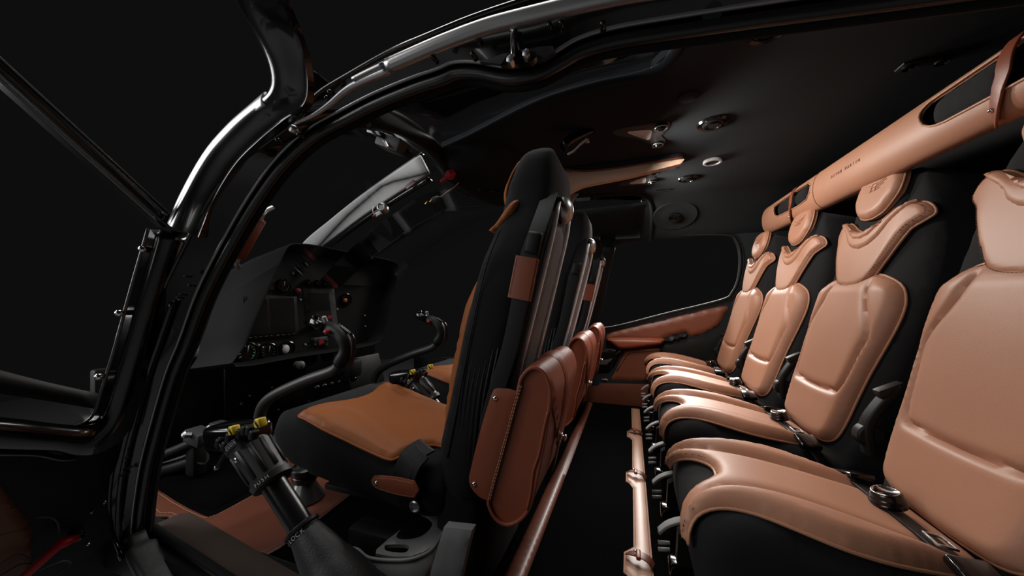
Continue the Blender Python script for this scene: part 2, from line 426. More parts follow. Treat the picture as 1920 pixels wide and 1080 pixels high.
# windshield panes, roof panes (clear acrylic)
def grid_pane(name, rows):
    n = len(rows[0]); V = [Vector(p) for r in rows for p in r]; Fc = []
    for i in range(len(rows) - 1):
        for j in range(n - 1): Fc.append((i * n + j, i * n + j + 1, (i + 1) * n + j + 1, (i + 1) * n + j))
    o = structure(mk(name, V, Fc, GLASS, recalc=True))
    md = o.modifiers.new('thickness', 'SOLIDIFY'); md.thickness = 0.004; return o
ROOF_L = [PY(690, 205, 0.60), PY(760, 232, 0.82), PY(825, 283, 1.16)]
def lerp(a, b, t): return Vector(a) * (1 - t) + Vector(b) * t
grid_pane('window_2', [[Vector((x, y + (0.60 - y) * t, zc(y) * (1 - t) + 1.13 * t + 0.03 * math.sin(t * 3.14))) for t in (0, .25, .5, .75, 1)] for x, y in near_edge[3:]])
grid_pane('window_3', [[Vector((x, y + (2.40 - y) * t, zc(y) * (1 - t) + 1.12 * t + 0.03 * math.sin(t * 3.14))) for t in (0, .25, .5, .75, 1)] for x, y in far_edge[:5]])
def wsh(yt, yb):   # windshield column from roof bow to nose
    return [Vector((-0.74 - 1.25 * t, yt + (yb - yt) * t, 1.27 - 0.30 * t - 0.55 * t * t)) for t in (0, .2, .4, .6, .8, 1)]
grid_pane('window_4', [wsh(0.62, 0.80), wsh(0.9, 1.0), wsh(1.26, 1.28)])
grid_pane('window_5', [wsh(1.40, 1.40), wsh(1.75, 1.65), wsh(2.2, 2.0)])

# ---------------------------------------------------------------- near door opening of the fuselage
YN = 0.50
seal_px = [(243, 1025), (247, 985), (251, 945), (263, 870), (285, 785), (310, 700), (335, 639), (370, 545), (420, 447), (465, 370), (515, 300), (575, 243), (640, 206), (700, 175), (770, 146), (820, 129), (845, 118), (870, 115), (900, 117), (950, 125), (1000, 118), (1038, 99), (1085, 72), (1150, 52), (1250, 34), (1400, 10), (1560, -14), (1800, -50), (2300, -130), (3200, -300)]
seal3 = catmull([PY(a, b, YN) for a, b in seal_px], 5)
v, f = g_sweep(seal3, circ(0.0032, 8)); b1 = structure(mk('trim_5', v, f, mat('seal_bead', (0.30, 0.30, 0.30), 0.25, metal=0.7)))
def offset_curve(pts, d, dy):
    out = []
    for i, p in enumerate(pts):
        t = (pts[min(i + 1, len(pts) - 1)] - pts[max(i - 1, 0)]).normalized(); n = Vector((-t.z, 0, t.x)); out.append(p + n * d + Vector((0, dy, 0)))
    return out
v, f = g_sweep(offset_curve(seal3, -0.012, 0.012), circ(0.0095, 12)); structure(mk('trim_6', v, f, RUBBER))
v, f = g_sweep(offset_curve(seal3, -0.018, 0.024), circ(0.007, 12)); structure(mk('trim_7', v, f, mat('matte_rubber', (0.006, 0.006, 0.006), 0.7, spec=0.1)))
# inner frame skin from the seal into the cabin
ins = offset_curve(seal3, -0.024, 0.055)
v, f = g_ribbon(offset_curve(seal3, 0.002, 0.004), ins, (0, 0.004, 0.012)); 
v, f = g_sweep(offset_curve(seal3, 0.006, 0.03), rrect(0.03, 0.03, 0.010), up=(0, 1, 0)); structure(mk('trim_8', v, f, MATS['matte_rubber']))
# outer painted frame
outer_px = [(228, 1050), (212, 1005), (205, 945), (215, 860), (240, 760), (265, 665), (300, 560), (339, 477), (400, 362), (455, 300), (500, 268), (553, 228), (580, 196), (600, 172), (660, 136), (729, 98), (800, 68), (878, 36), (960, 8), (1040, -16), (1200, -50), (1560, -110), (2300, -220), (3200, -400)]
N = 160
outer3 = resample(catmull([PY(a, b, YN - 0.03) for a, b in outer_px], 5), N)
inner3 = resample(seal3, N)
frame = thing('door_frame_surround', 'glossy black painted door opening frame of the fuselage, arching over the near side', 'door frame', (inner3[0].x, YN, 0))
v, f = g_ribbon(outer3, inner3, (0, 0.035, 0)); mk('frame_skin', v, f, PAINT, frame, sharp=30)
v, f = g_sweep(outer3, circ(0.0042, 8)); mk('outer_lip', v, f, PAINT, frame)
fr2 = [outer3[i] * 0.45 + inner3[i] * 0.55 + Vector((0, -0.008, 0)) for i in range(0, 44)]
v, f = g_sweep(fr2, circ(0.006, 8)); mk('frame_crease', v, f, PAINT, frame)
rail = catmull([PY(a, b, YN - 0.05) for a, b in [(728, 124), (790, 97), (841, 76), (910, 51), (982, 32), (1080, 9), (1200, -16), (1400, -45), (1800, -110)]], 6)
rl = mk('rain_rail', *g_sweep(rail, circ(0.0105, 14)), mat('satin_rail', (0.42, 0.42, 0.42), 0.32, metal=0.8), frame); rl['label'] = 'satin rail tube with a bright highlight along the roof edge'
rail2 = catmull([PY(a, b, YN - 0.045) for a, b in [(553, 232), (585, 218), (616, 197), (645, 172), (672, 156), (731, 131)]], 6)
mk('hinge_rail', *g_sweep(rail2, circ(0.0055, 10), [0.5 + 0.7 * k / (len(rail2) - 1) for k in range(len(rail2))]), STEEL, frame)
hl = catmull([PY(a, b, YN - 0.05) for a, b in [(664, 150), (690, 137), (722, 122)]], 4)
mk('slide_channel', *g_sweep(hl, rrect(0.012, 0.006, 0.002)), STEEL, frame)
for px, py in [(520, 262), (548, 241), (560, 252), (612, 183), (618, 172), (812, 107), (886, 101), (897, 72), (1030, 46), (1052, 42), (1130, 44)]:
    p = PY(px, py, YN - 0.045); big = px == 548
    mk('rivet', *g_lathe(p, (0, -1, 0), [(-0.012, 0.004 if not big else 0.008), (0.002, 0.0035 if not big else 0.007), (0.0035, 0.001)], 10), STEEL if big else PLASTIC_GLOSS, frame)
for px, py in [(238, 858), (243, 876), (228, 892), (233, 888), (349, 518), (356, 535), (340, 552), (334, 558)]:
    p = PY(px, py, YN - 0.03); mk('rivet', *g_lathe(p, (0, -1, 0), [(-0.01, 0.003), (0.003, 0.0025), (0.004, 0.001)], 8), PLASTIC_GLOSS, frame)
# latch post in the roof edge
q = PY(963, 108, YN - 0.02)
lp = thing('roof_latch', 'small steel latch pin standing on a black bracket at the roof edge', 'latch', q)
cyl('pin', PY(962, 104, YN - 0.03), PY(963, 58, YN - 0.03), 0.0042, CHROME, lp)
lathe('pin_head', PY(963, 60, YN - 0.03), (0, 0, 1), [(0, 0.003), (0.002, 0.0058), (0.007, 0.0055), (0.009, 0.003)], PLASTIC_GLOSS, lp)
pillow('bracket', [(p.x, p.z) for p in [PY(a, b, YN - 0.02) for a, b in [(938, 122), (958, 92), (968, 92), (985, 98), (1004, 96), (1006, 106), (996, 116), (960, 121)]]], lambda u, v, h: Vector((u, YN - 0.02 - h, v)), PLASTIC_GLOSS, lp, h=0.006, edge=0.004, thick=0.01, sp=0.012)
for a, b in ((957, 112), (987, 101)):
    lathe('bolt', PY(a, b, YN - 0.026), (0, -1, 0), [(-0.01, 0.006), (0.003, 0.006), (0.004, 0.003)], STEEL, lp, 6)
tray = PY(1010, 100, YN - 0.01)
pillow('tray', [(p.x, p.z) for p in [PY(a, b, YN - 0.01) for a, b in [(898, 114), (945, 98), (1010, 86), (1036, 84), (1040, 95), (1020, 108), (960, 121)]]], lambda u, v, h: Vector((u, YN - 0.008 - h, v)), GREYPL, lp, h=0.004, edge=0.006, thick=0.008, sp=0.015)

# door sill with its bronze tread plate
sill_a = [PZ(a, b, 0.10) for a, b in [(272, 968), (330, 1000), (450, 1088), (600, 1190)]]
structure(box('trim_9', (-0.30, 0.545, 0.04), (2.2, 0.10, 0.09), PLASTIC, bev=0.01))
s0, s1 = PZ(292, 982, 0.10), PZ(455, 1090, 0.10); dv = (s1 - s0); L = 1.5; e = dv.normalized(); nrm = Vector((-e.y, e.x, 0))
pl = thing('sill_plate', 'bronze-brown metal tread plate on the near door sill', 'sill plate', s0)
pillow('tread', [(0, -0.004), (L, -0.004), (L, 0.062), (0.03, 0.066), (0, 0.05)], lambda u, v, h: s0 + e * u + nrm * v + Vector((0, 0, h)), BRONZE, pl, h=0.006, edge=0.008, thick=0.006, sp=0.03)
cyl('edge_roll', s0 + nrm * -0.010, s0 + e * L + nrm * -0.010 , 0.010, PLASTIC, pl)
fw = thing('frame_foot', 'worn grey-black casting at the foot of the near door frame', 'casting', PY(262, 1035, 0.50))
v, f = g_sweep(catmull([PY(256, 1003, 0.50), PY(268, 1035, 0.49), PY(290, 1075, 0.48), PY(310, 1115, 0.47)], 5), rrect(0.055, 0.03, 0.012), [0.6] * 4 + [1.0] * 12)
mk('casting', v, f, mat('worn_grey_paint', (0.014, 0.014, 0.014), 0.5, var=0.6, bump=0.4, scale=60), fw)
# ================================================================== REAR SEATS
SEAT_Y = 0.772; PITCH = 0.46
def build_rear_seat():
    Yc = SEAT_Y
    root = thing('cabin_seat', 'seat', 'seat', (0.40, Yc, 0.0), 'row of four cabin seats')
    def bmap(v, z, h):
        w = max(0.0, abs(v) - 0.10)
        return Vector((0.59 + 0.27 * (z - 0.70) - 0.965 * h + 3.2 * w * w, Yc + v, z + 0.26 * h))
    # black shell
    shell_ol = smooth2(sym([(0, 0.25), (0.10, 0.25), (0.165, 0.27), (0.19, 0.34), (0.198, 0.48), (0.203, 0.64), (0.203, 0.77), (0.19, 0.86), (0.155, 0.95), (0.13, 0.995), (0.105, 1.03), (0.06, 1.045), (0, 1.047)]), 2)
    sh = pillow('backrest_shell', shell_ol, lambda v, z, h: bmap(v, z, h - 0.010), SUEDE, root, h=0.006, edge=0.03, thick=0.12, sp=0.022, sharp=80)
    neck = smooth2(sym([(0, 0.86), (0.075, 0.87), (0.09, 0.93), (0.090, 0.99), (0.086, 1.02), (0.06, 1.038), (0, 1.042)]), 2)
    pillow('headrest_block', neck, lambda v, z, h: bmap(v, z, h - 0.006), SUEDE, root, h=0.012, edge=0.02, thick=0.05, sp=0.018)
    # leather of the back
    main = smooth2(sym([(0, 0.321), (0.06, 0.323), (0.108, 0.331), (0.134, 0.352), (0.145, 0.40), (0.150, 0.45), (0.158, 0.52), (0.171, 0.60), (0.178, 0.66), (0.175, 0.705), (0.155, 0.742), (0.105, 0.766), (0.06, 0.768), (0, 0.752)]), 3)
    inner = [(0.083, 0.752), (0.10, 0.70), (0.140, 0.620), (0.133, 0.56), (0.124, 0.50), (0.112, 0.466), (0.09, 0.459), (0, 0.455), (-0.09, 0.459), (-0.112, 0.466), (-0.124, 0.50), (-0.133, 0.56), (-0.140, 0.620), (-0.10, 0.70), (-0.083, 0.752)]
    inner = smooth2(inner, 4, False)
    def ex(P, d):
        ins = inside(P, inner); di = dist_poly(P, inner, False)
        q = np.clip(di / 0.022, 0, 1); s = np.sqrt(1 - (1 - q) ** 2)
        e = np.clip(d / 0.02, 0, 1)
        k = np.clip((0.775 - P[:, 1]) / 0.05, 0.15, 1)
        return k * (np.where(ins, 0.012 * s, 0.013 * s * e) - 0.006 * np.exp(-(di / 0.005) ** 2) * e)
    bl = pillow('back_leather', main, bmap, LEATHER, root, h=0.010, edge=0.016, thick=0.004, sp=0.0065, extra=ex)
    v, f = g_sweep([bmap(a, b, -0.001) for a, b in main], circ(0.0032, 6), closed=True); mk('piping', v, f, PIPING, bl)
    stitches('stitching', [inset(inner, 0) if 0 else inner, inset(main, 0.006)], bmap, STITCH, bl, h=lambda p: 0.0052 if abs(p[0]) < 0.145 and p[1] > 0.45 and dist_poly(np.array([p]), inner, False)[0] < 0.001 else 0.0085)
    mk('seam_line', *g_sweep([bmap(a, b, 0.0030 if b < 0.70 else 0.0045) for a, b in inner], circ(0.0012, 6)), STITCH, bl)
    # shoulder yoke and collar
    yoke = smooth2(sym([(0, 0.735), (0.045, 0.741), (0.072, 0.757), (0.103, 0.803), (0.132, 0.857), (0.143, 0.875), (0.165, 0.889), (0.178, 0.903), (0.162, 0.928), (0.130, 0.940), (0.10, 0.931), (0.065, 0.910), (0.03, 0.897), (0, 0.893)]), 3)
    ymap = lambda v, z, h: bmap(v, z, h + 0.006)
    tier = smooth2(sym([(0, 0.844), (0.033, 0.849), (0.065, 0.868), (0.09, 0.895), (0.122, 0.930)]), 1)
    yk = pillow('shoulder_yoke', yoke, ymap, LEATHER, root, h=0.013, edge=0.014, thick=0.006, sp=0.0075)
    v, f = g_sweep([ymap(a, b, -0.002) for a, b in yoke], circ(0.003, 6), closed=True); mk('piping', v, f, PIPING, yk)
    stitches('stitching', [inset(yoke, 0.006)], ymap, STITCH, yk, h=0.0115)
    col = smooth2(sym([(0, 0.842), (0.033, 0.847), (0.066, 0.866), (0.095, 0.90), (0.142, 0.933), (0.135, 0.942), (0.10, 0.931), (0.065, 0.908), (0.03, 0.895), (0, 0.891)]), 3)
    cmap = lambda v, z, h: bmap(v, z, h + 0.015)
    pillow('collar_pad', col, cmap, LEATHER, yk, h=0.011, edge=0.016, thick=0.006, sp=0.0065)
    col2 = smooth2(sym([(0, 0.869), (0.030, 0.873), (0.056, 0.890), (0.085, 0.920), (0.10, 0.931), (0.065, 0.908), (0.03, 0.895), (0, 0.891)]), 3)
    pillow('collar_roll', col2, lambda v, z, h: bmap(v, z, h + 0.023), LEATHER, yk, h=0.008, edge=0.008, thick=0.006, sp=0.006)
    # headrest pad
    head = smooth2(sym([(0, 0.926), (0.028, 0.930), (0.052, 0.940), (0.076, 0.968), (0.084, 0.988), (0.083, 1.018), (0.073, 1.044), (0.056, 1.057), (0.025, 1.062), (0, 1.063)]), 4)
    hmap = lambda v, z, h: bmap(v, z, h + 0.016)
    hp = pillow('headrest_pad', head, hmap, LEATHER, root, h=0.016, edge=0.022, thick=0.012, sp=0.0075)
    v, f = g_sweep([hmap(a, b, -0.001) for a, b in head], circ(0.0028, 6), closed=True); mk('piping', v, f, PIPING, hp)
    em = MB()
    hh = 0.0168
    for s in (-1, 1):
        for k in range(4):
            L0, z0 = 0.047 - 0.009 * k, 1.018 - 0.0065 * k
            em.add(*g_sweep([hmap(s * t * L0 + s * 0.008, z0 + 0.010 * (t ** 1.5) * (1 - k * 0.2), hh) for t in (0, .25, .5, .75, 1)], circ(0.0011, 5)))
    em.add(*g_sweep([hmap(a, b, hh) for a, b in [(-0.009, 1.020), (0.009, 1.020), (0.009, 1.0), (-0.009, 1.0)]], circ(0.0013, 5), closed=True))
    em.add(*g_sweep([hmap(-0.006, 1.010, hh), hmap(0.006, 1.010, hh)], circ(0.0012, 5)))
    e = em.build('emblem', LEATHER, hp); e['label'] = 'embossed winged emblem'
    # seat cushion
    prof = catmull([(0.090, 0.298, 0), (0.091, 0.320, 0), (0.104, 0.344, 0), (0.135, 0.360, 0), (0.19, 0.3645, 0), (0.26, 0.357, 0), (0.35, 0.338, 0), (0.45, 0.314, 0), (0.52, 0.298, 0)], 8)
    PA = np.array([(p.x, p.y) for p in prof]); SL = np.concatenate([[0], np.cumsum(np.linalg.norm(np.diff(PA, axis=0), axis=1))])
    TN = np.gradient(PA, SL, axis=0)
    def smap(s, v, h):
        x = np.interp(s, SL, PA[:, 0]); z = np.interp(s, SL, PA[:, 1]); tx = np.interp(s, SL, TN[:, 0]); tz = np.interp(s, SL, TN[:, 1]); L = math.hypot(tx, tz)
        nx, nz = -tz / L, tx / L; w = max(0.0, abs(v) - 0.10)
        return Vector((x + nx * h, Yc + v, z + nz * h - 0.9 * w * w))
    half = [(0.108, 0.0), (0.103, 0.026), (0.083, 0.050), (0.055, 0.072), (0.028, 0.098), (0.008, 0.118), (0.000, 0.134), (0.006, 0.145), (0.030, 0.141), (0.06, 0.133), (0.10, 0.129), (0.14, 0.135), (0.19, 0.150), (0.24, 0.159), (0.30, 0.152), (0.38, 0.124), (0.43, 0.100), (0.445, 0.07), (0.447, 0.0)]
    cush = smooth2(half + [(a, -b) for a, b in reversed(half) if b > 1e-6], 3)
    s1 = smooth2([(0.012, 0.131), (0.03, 0.122), (0.06, 0.104), (0.095, 0.086), (0.15, 0.077), (0.22, 0.078), (0.30, 0.084), (0.40, 0.092), (0.44, 0.095)], 3, False)
    s2 = [(a, -b) for a, b in s1]
    def exs(P, d):
        D = np.minimum(dist_poly(P, s1, False), dist_poly(P, s2, False)); e = np.clip(d / 0.02, 0, 1)
        lim = np.interp(P[:, 0], [a for a, b in s1], [b for a, b in s1])
        q = np.clip(D / 0.03, 0, 1); out = np.abs(P[:, 1]) > lim
        return e * np.where(out, 0.016 * np.sin(q * math.pi / 2), 0.006 * np.sin(q * math.pi / 2)) - 0.005 * e * np.exp(-(D / 0.006) ** 2)
    sc = pillow('cushion_leather', cush, smap, LEATHER, root, h=0.010, edge=0.014, thick=0.004, sp=0.0075, extra=exs)
    v, f = g_sweep([smap(a, b, -0.001) for a, b in cush], circ(0.003, 6), closed=True); mk('piping', v, f, PIPING, sc)
    stitches('stitching', [inset(cush, 0.006), s1, s2], smap, STITCH, sc, h=lambda p: 0.0058 if min(dist_poly(np.array([p]), s1, False)[0], dist_poly(np.array([p]), s2, False)[0]) < 0.001 else 0.0085)
    for q_ in (s1, s2): mk('seam_line', *g_sweep([smap(a, b, 0.0042) for a, b in q_], circ(0.0011, 6)), STITCH, sc)
    body = [(0.125, 0.20), (0.103, 0.235), (0.098, 0.29), (0.104, 0.325), (0.125, 0.347), (0.155, 0.357), (0.19, 0.360), (0.26, 0.353), (0.35, 0.334), (0.45, 0.310), (0.53, 0.292), (0.53, 0.20), (0.45, 0.16), (0.20, 0.165)]
    body = smooth2(body, 3)
    V1, F1 = g_pillow(body, lambda u, w, h: Vector((u, Yc - 0.138 - h, w)), h=0.030, edge=0.05, thick=0.138, sp=0.02)
    V2, F2 = g_pillow(body, lambda u, w, h: Vector((u, Yc + 0.138 + h, w)), h=0.030, edge=0.05, thick=0.138, sp=0.02)
    MB().add(V1, F1).add(V2, F2).build('cushion_base', SUEDE, root, sharp=70)
    # understructure: legs with silver catch levers
    box('seat_pan', (0.34, Yc, 0.175), (0.36, 0.30, 0.03), PLASTIC, root, bev=0.006)
    for s in (-0.115, 0.115):
        lg = MB(); yy = Yc + s
        lg.add(*g_pillow([(0.12, 0.0), (0.17, 0.0), (0.20, 0.06), (0.21, 0.175), (0.13, 0.18), (0.105, 0.16), (0.10, 0.06)], lambda u, w, h: Vector((u, yy - 0.014 - h, w)), h=0.002, edge=0.004, thick=0.028, sp=0.03))
        l = lg.build('leg', PLASTIC, root)
        arc = catmull([Vector((0.064, yy, 0.150)), Vector((0.084, yy, 0.171)), Vector((0.112, yy, 0.186)), Vector((0.148, yy, 0.194))], 5)
        mk('catch_lever', *g_sweep(arc, rrect(0.024, 0.007, 0.002), up=(-0.7, 0, 0.7)), LIGHTGREY, l)['label'] = 'curved steel lever'
        for dz in (0.0, 0.016):
            mk('catch_pin', *g_cyl((0.062, yy - 0.008, 0.128 - dz), (0.088, yy - 0.008, 0.132 - dz), 0.0045, n=8), LIGHTGREY, l)
        mk('foot_block', *g_box((0.115, yy, 0.075), (0.06, 0.035, 0.035), None, 0.006), PLASTIC_GLOSS, l)
    # lap belt lying across the back of the cushion
    bx = 0.432
    belt = [Vector((bx + 0.02, Yc - 0.20, 0.285)), Vector((bx + 0.01, Yc - 0.16, 0.322)), Vector((bx, Yc - 0.09, 0.336)), Vector((bx - 0.002, Yc, 0.338)), Vector((bx, Yc + 0.09, 0.336)), Vector((bx + 0.012, Yc + 0.16, 0.325)), Vector((bx + 0.03, Yc + 0.20, 0.29))]
    v, f = g_sweep(catmull(belt, 5), rrect(0.032, 0.004, 0.0015), up=(0.25, 0, 1)); lb = mk('lap_belt', v, f, WEB, root)
    p = Vector((bx - 0.004, Yc + 0.01, 0.344))
    bk = mk('belt_buckle', *g_lathe(p, (-0.2, 0, 1), [(0, 0.024), (0.006, 0.025), (0.007, 0.0235), (0.013, 0.0235), (0.014, 0.022), (0.021, 0.021), (0.023, 0.018), (0.0235, 0.004)], 20), PLASTIC_GLOSS, root, sharp=30)
    mk('release_cap', *g_lathe(p + Vector((-0.005, 0, 0.0225)), (-0.2, 0, 1), [(0, 0.0185), (0.001, 0.0187), (0.002, 0.018), (0.001, 0.017)], 20), CHROME, bk)
    fr = [Vector((bx - 0.010, Yc - 0.075, 0.348)), Vector((bx - 0.010, Yc - 0.100, 0.346)), Vector((bx + 0.010, Yc - 0.102, 0.344)), Vector((bx + 0.010, Yc - 0.077, 0.346))]
    mk('belt_adjuster', *g_sweep(fr, rrect(0.004, 0.004, 0.001), closed=True), STEEL, root)['label'] = 'small steel rectangular strap adjuster'
    mk('buckle_tongue', *g_box((bx, Yc - 0.15, 0.338), (0.045, 0.05, 0.014), Matrix.Rotation(0.3, 3, 'X').to_quaternion(), 0.004), PLASTIC_GLOSS, root)
    mk('buckle_tongue', *g_box((bx + 0.004, Yc + 0.13, 0.340), (0.042, 0.07, 0.012), Matrix.Rotation(-0.3, 3, 'X').to_quaternion(), 0.004), PLASTIC_GLOSS, root)
    # hip guide beside the backrest
    g = MB(); gx, gy = 0.535, Yc + 0.212
    g.add(*g_sweep(catmull([(gx - 0.03, gy, 0.36), (gx - 0.035, gy, 0.42), (gx - 0.012, gy, 0.47), (gx + 0.02, gy - 0.002, 0.515)], 5), rrect(0.030, 0.018, 0.005), up=(-1, 0, 0.3)))
    g.add(*g_box((gx + 0.004, gy - 0.003, 0.505), (0.05, 0.026, 0.022), Matrix.Rotation(-0.5, 3, 'Y').to_quaternion(), 0.005))
    g.add(*g_lathe((gx - 0.03, gy + 0.012, 0.40), (0, -1, 0), [(0, 0.026), (0.02, 0.026), (0.024, 0.022), (0.025, 0.006)], 18))
    g.build('belt_guide', PLASTIC, root)
    return root
seat0 = build_rear_seat()
SEAT_LABELS = ['tan leather and black suede cabin seat nearest the camera, cut by the picture edge',
               'tan leather cabin seat second from the camera, its embossed headrest below the bar',
               'tan leather cabin seat third from the camera, between the farthest seat and the second one',
               'tan leather cabin seat farthest from the camera, beside the far door window']
for k in range(4):
    s = seat0 if k == 0 else copy_tree(seat0, None, (0, PITCH * k, 0))
    s['label'] = SEAT_LABELS[k]

# ================================================================== overhead bar
def bar_conv(y0):
    t = (0.8 * y0 - 0.78) / (1.443 - 0.13 * y0); return 0.78 + 1.443 * t
def bar_axis(y):
    return Vector((0.590 + (y - 0.78) * 0.066 + 0.038, y, 1.080 + (y - 0.78) * 0.0437)), 0.038, 0.064 + (y - 0.78) * 0.0072
bar = thing('overhead_bar', 'long tan leather covered bar running under the ceiling above the rear headrests', 'bar', (0.66, 1.3, 1.10))
def barmap(t, y0, h):
    y = bar_conv(y0); c0, rx, rz = bar_axis(y)
    a = math.radians(t * 1000); c, s = math.cos(a), math.sin(a); e = 0.95
    cx = math.copysign(abs(c) ** e, c); sx = math.copysign(abs(s) ** e, s)
    return Vector((c0.x - (rx + h) * cx, y, c0.z + (rz + h) * sx))
ol = [(-0.16, 0.70), (0.16, 0.70), (0.16, 2.40), (-0.16, 2.40)]
hole1 = smooth2([(-0.018, 0.74), (0.040, 0.74), (0.041, 1.15), (0.036, 1.22), (0.015, 1.235), (-0.012, 1.20), (-0.020, 1.10)], 3)
hole2 = smooth2([(-0.016, 1.86), (0.036, 1.86), (0.034, 2.20), (0.022, 2.23), (-0.006, 2.21), (-0.018, 2.14)], 3)
def g_skin(outline, fmap, holes, thick, spx, spy):
    sc = spy / spx; S = lambda l: [(a * sc, b) for a, b in l]
    return g_pillow(S(outline), lambda u, v, h: fmap(u / sc, v, h), h=0.0, edge=0, thick=thick, sp=spy, holes=[S(x) for x in holes])
cv = mk('bar_cover', *g_skin(ol, barmap, [hole1, hole2], 0.006, 0.0085, 0.02), LEATHER, bar, sharp=40)
for hh in (hole1, hole2):
    v, f = g_sweep([barmap(a, b, 0.0005) for a, b in hh], circ(0.0026, 6), closed=True); mk('opening_piping', v, f, PIPING, cv)
seamb = [barmap(t / 1000, 1.80, 0.0004) for t in range(-110, 111, 10)]
mk('cover_seam', *g_sweep(seamb, circ(0.0015, 6)), STITCH, cv)
core = [bar_axis(y)[0] + Vector((0.008, 0, 0)) for y in np.linspace(bar_conv(0.70), bar_conv(2.39), 12)]
mk('bar_core', *g_sweep(core, [(a * 0.020, b * 0.046) for a, b in circ(1, 20)], up=(0, 0, 1)), SUEDE, bar)
for y0, y1 in ((0.72, 0.99), (1.02, 1.21), (1.88, 1.99), (2.02, 2.20)):
    ya, yb = bar_conv(y0), bar_conv(y1); pth = []; sc_ = []
    for k in range(13):
        q = k / 12; y = ya + (yb - ya) * q; c0, rx, rz = bar_axis(y); pth.append(c0 + Vector((-0.016, 0, 0.008))); sc_.append(0.35 + 0.65 * min(1, min(q, 1 - q) / 0.12) ** 0.5 + 0.04 * math.sin(k * 2.3))
    mk('suede_roll', *g_sweep(pth, [(a * 0.019, b * 0.034) for a, b in circ(1, 18)], sc_, up=(0, 0, 1)), SUEDE, bar)
for yy in (1.005, 2.005):
    path = [barmap(t / 1000, yy - 0.0009 * min(0, t), 0.004 if t > -20 else 0.003) for t in range(-70, 60, 6)]
    st = mk('strap', *g_sweep(path, rrect(0.026, 0.004, 0.0015), up=(-1, 0, 0.15)), SADDLE, bar); st['label'] = 'reddish leather strap with a stud'
    mk('stud', *g_lathe(barmap(-0.042, yy + 0.04, 0.005), (-1, 0, -0.8), [(0, 0.0045), (0.002, 0.0045), (0.004, 0.003)], 12), CHROME, st)
c0, rx, rz = bar_axis(bar_conv(2.39))
mk('end_cap', *g_sweep([c0, c0 + Vector((0.001, 0.014, 0)), c0 + Vector((0.002, 0.022, 0))], [(a * rx, b * rz) for a, b in circ(1, 24)], [1.0, 0.92, 0.6], up=(0, 0, 1)), LEATHER, bar)
WORD = 'ASTON MARTIN'
for i, ch in enumerate(WORD):
    if ch == ' ': continue
    y0 = 1.655 - (1.655 - 1.49) * i / (len(WORD) - 1)
    p, q, u = barmap(0.004, y0, 0.0004), barmap(0.004, y0 - 0.01, 0.0004), barmap(0.008, y0, 0.0004)
    text('embossed_letter', ch, p, q - p, u - p, 0.0135, mat('debossed_leather', (0.20, 0.085, 0.045), 0.55), cv, 0.0006)

# ================================================================== reading lights over the seats
LAMP_Y = [0.83, 1.27, 1.62, 1.86]
lamps = [((1440, 48), 'black oval reading light in the headliner near the roof edge, nearest the camera'),
         ((1336, 232), 'black oval reading light in the headliner, second from the camera'),
         ((1290, 335), 'small black reading light in the headliner close to the far bracket')]
for k, ((px, py), lab) in enumerate(lamps):
    p = PZ(px, py, 1.285); p.z = zc(p.y) - 0.012
    t = thing('reading_light', lab, 'light', p, 'reading lights over the cabin seats')
    r = [0.042, 0.048, 0.045][k]
    lathe('bezel', p + Vector((0, 0, 0.012)), (0, 0, -1), [(0, r * 0.9), (0.014, r), (0.020, r * 0.92), (0.018, r * 0.72), (0.008, r * 0.66)], PLASTIC_GLOSS, t, 28)
    lathe('lens', p + Vector((0, 0, 0.004)), (0, 0, -1), [(0, r * 0.68), (0.010, r * 0.66), (0.015, r * 0.4), (0.016, 0.004)], PLASTIC, t, 24)
    lathe('inner_ring', p + Vector((0, 0, -0.008)), (0, 0, -1), [(0, r * 0.52), (0.005, r * 0.52), (0.006, r * 0.44), (0.002, r * 0.42)], PLASTIC_GLOSS, t, 24)
p = PZ(1336, 301, 1.288); p.z = 1.284
t = thing('ring_light', 'thin pale ring around a dark lens in the headliner', 'light', p)
lathe('ring', p + Vector((0, 0, 0.006)), (0, 0, -1), [(0, 0.034), (0.010, 0.036), (0.013, 0.033), (0.013, 0.027), (0.008, 0.026)], LIGHTGREY, t, 32)
lathe('lens', p + Vector((0, 0, 0.004)), (0, 0, -1), [(0, 0.027), (0.006, 0.027), (0.008, 0.02), (0.008, 0.004)], PLASTIC, t, 24)
# added fill spots without fixtures, apart from the unlit reading lights, for seats and bar
for x, y, e in ((0.02, 0.92, 0.3), (0.03, 1.30, 12.0), (0.03, 1.76, 14.0), (0.03, 1.95, 4.0), (0.03, 2.12, 3.0)):
    l = bpy.data.lights.new('cabin_fill_spot', 'SPOT'); l.shadow_soft_size = 0.045; l.energy = e; l.spot_size = math.radians(150); l.spot_blend = 0.3; l.color = (1.0, 0.93, 0.86)
    o = bpy.data.objects.new('cabin_fill_spot', l); COL.objects.link(o); o.location = (x, y, zc(y) - 0.075); o.rotation_euler = Vector((0.74, 0, -0.67)).to_track_quat('-Z', 'Y').to_euler()

for x, y, e in ((0.20, 1.05, 3.0), (0.20, 1.62, 3.0)):  # two more unseen fill spots, aimed forward at the saddle bags
    l = bpy.data.lights.new('cabin_fill_spot', 'SPOT'); l.shadow_soft_size = 0.04; l.energy = e; l.color = (1.0, 0.95, 0.9); l.spot_size = math.radians(110); l.spot_blend = 0.5
    o = bpy.data.objects.new('cabin_fill_spot', l); COL.objects.link(o); o.location = (x, y, zc(y) - 0.06); o.rotation_euler = Vector((-0.5, -0.1, -0.85)).to_track_quat('-Z', 'Y').to_euler()
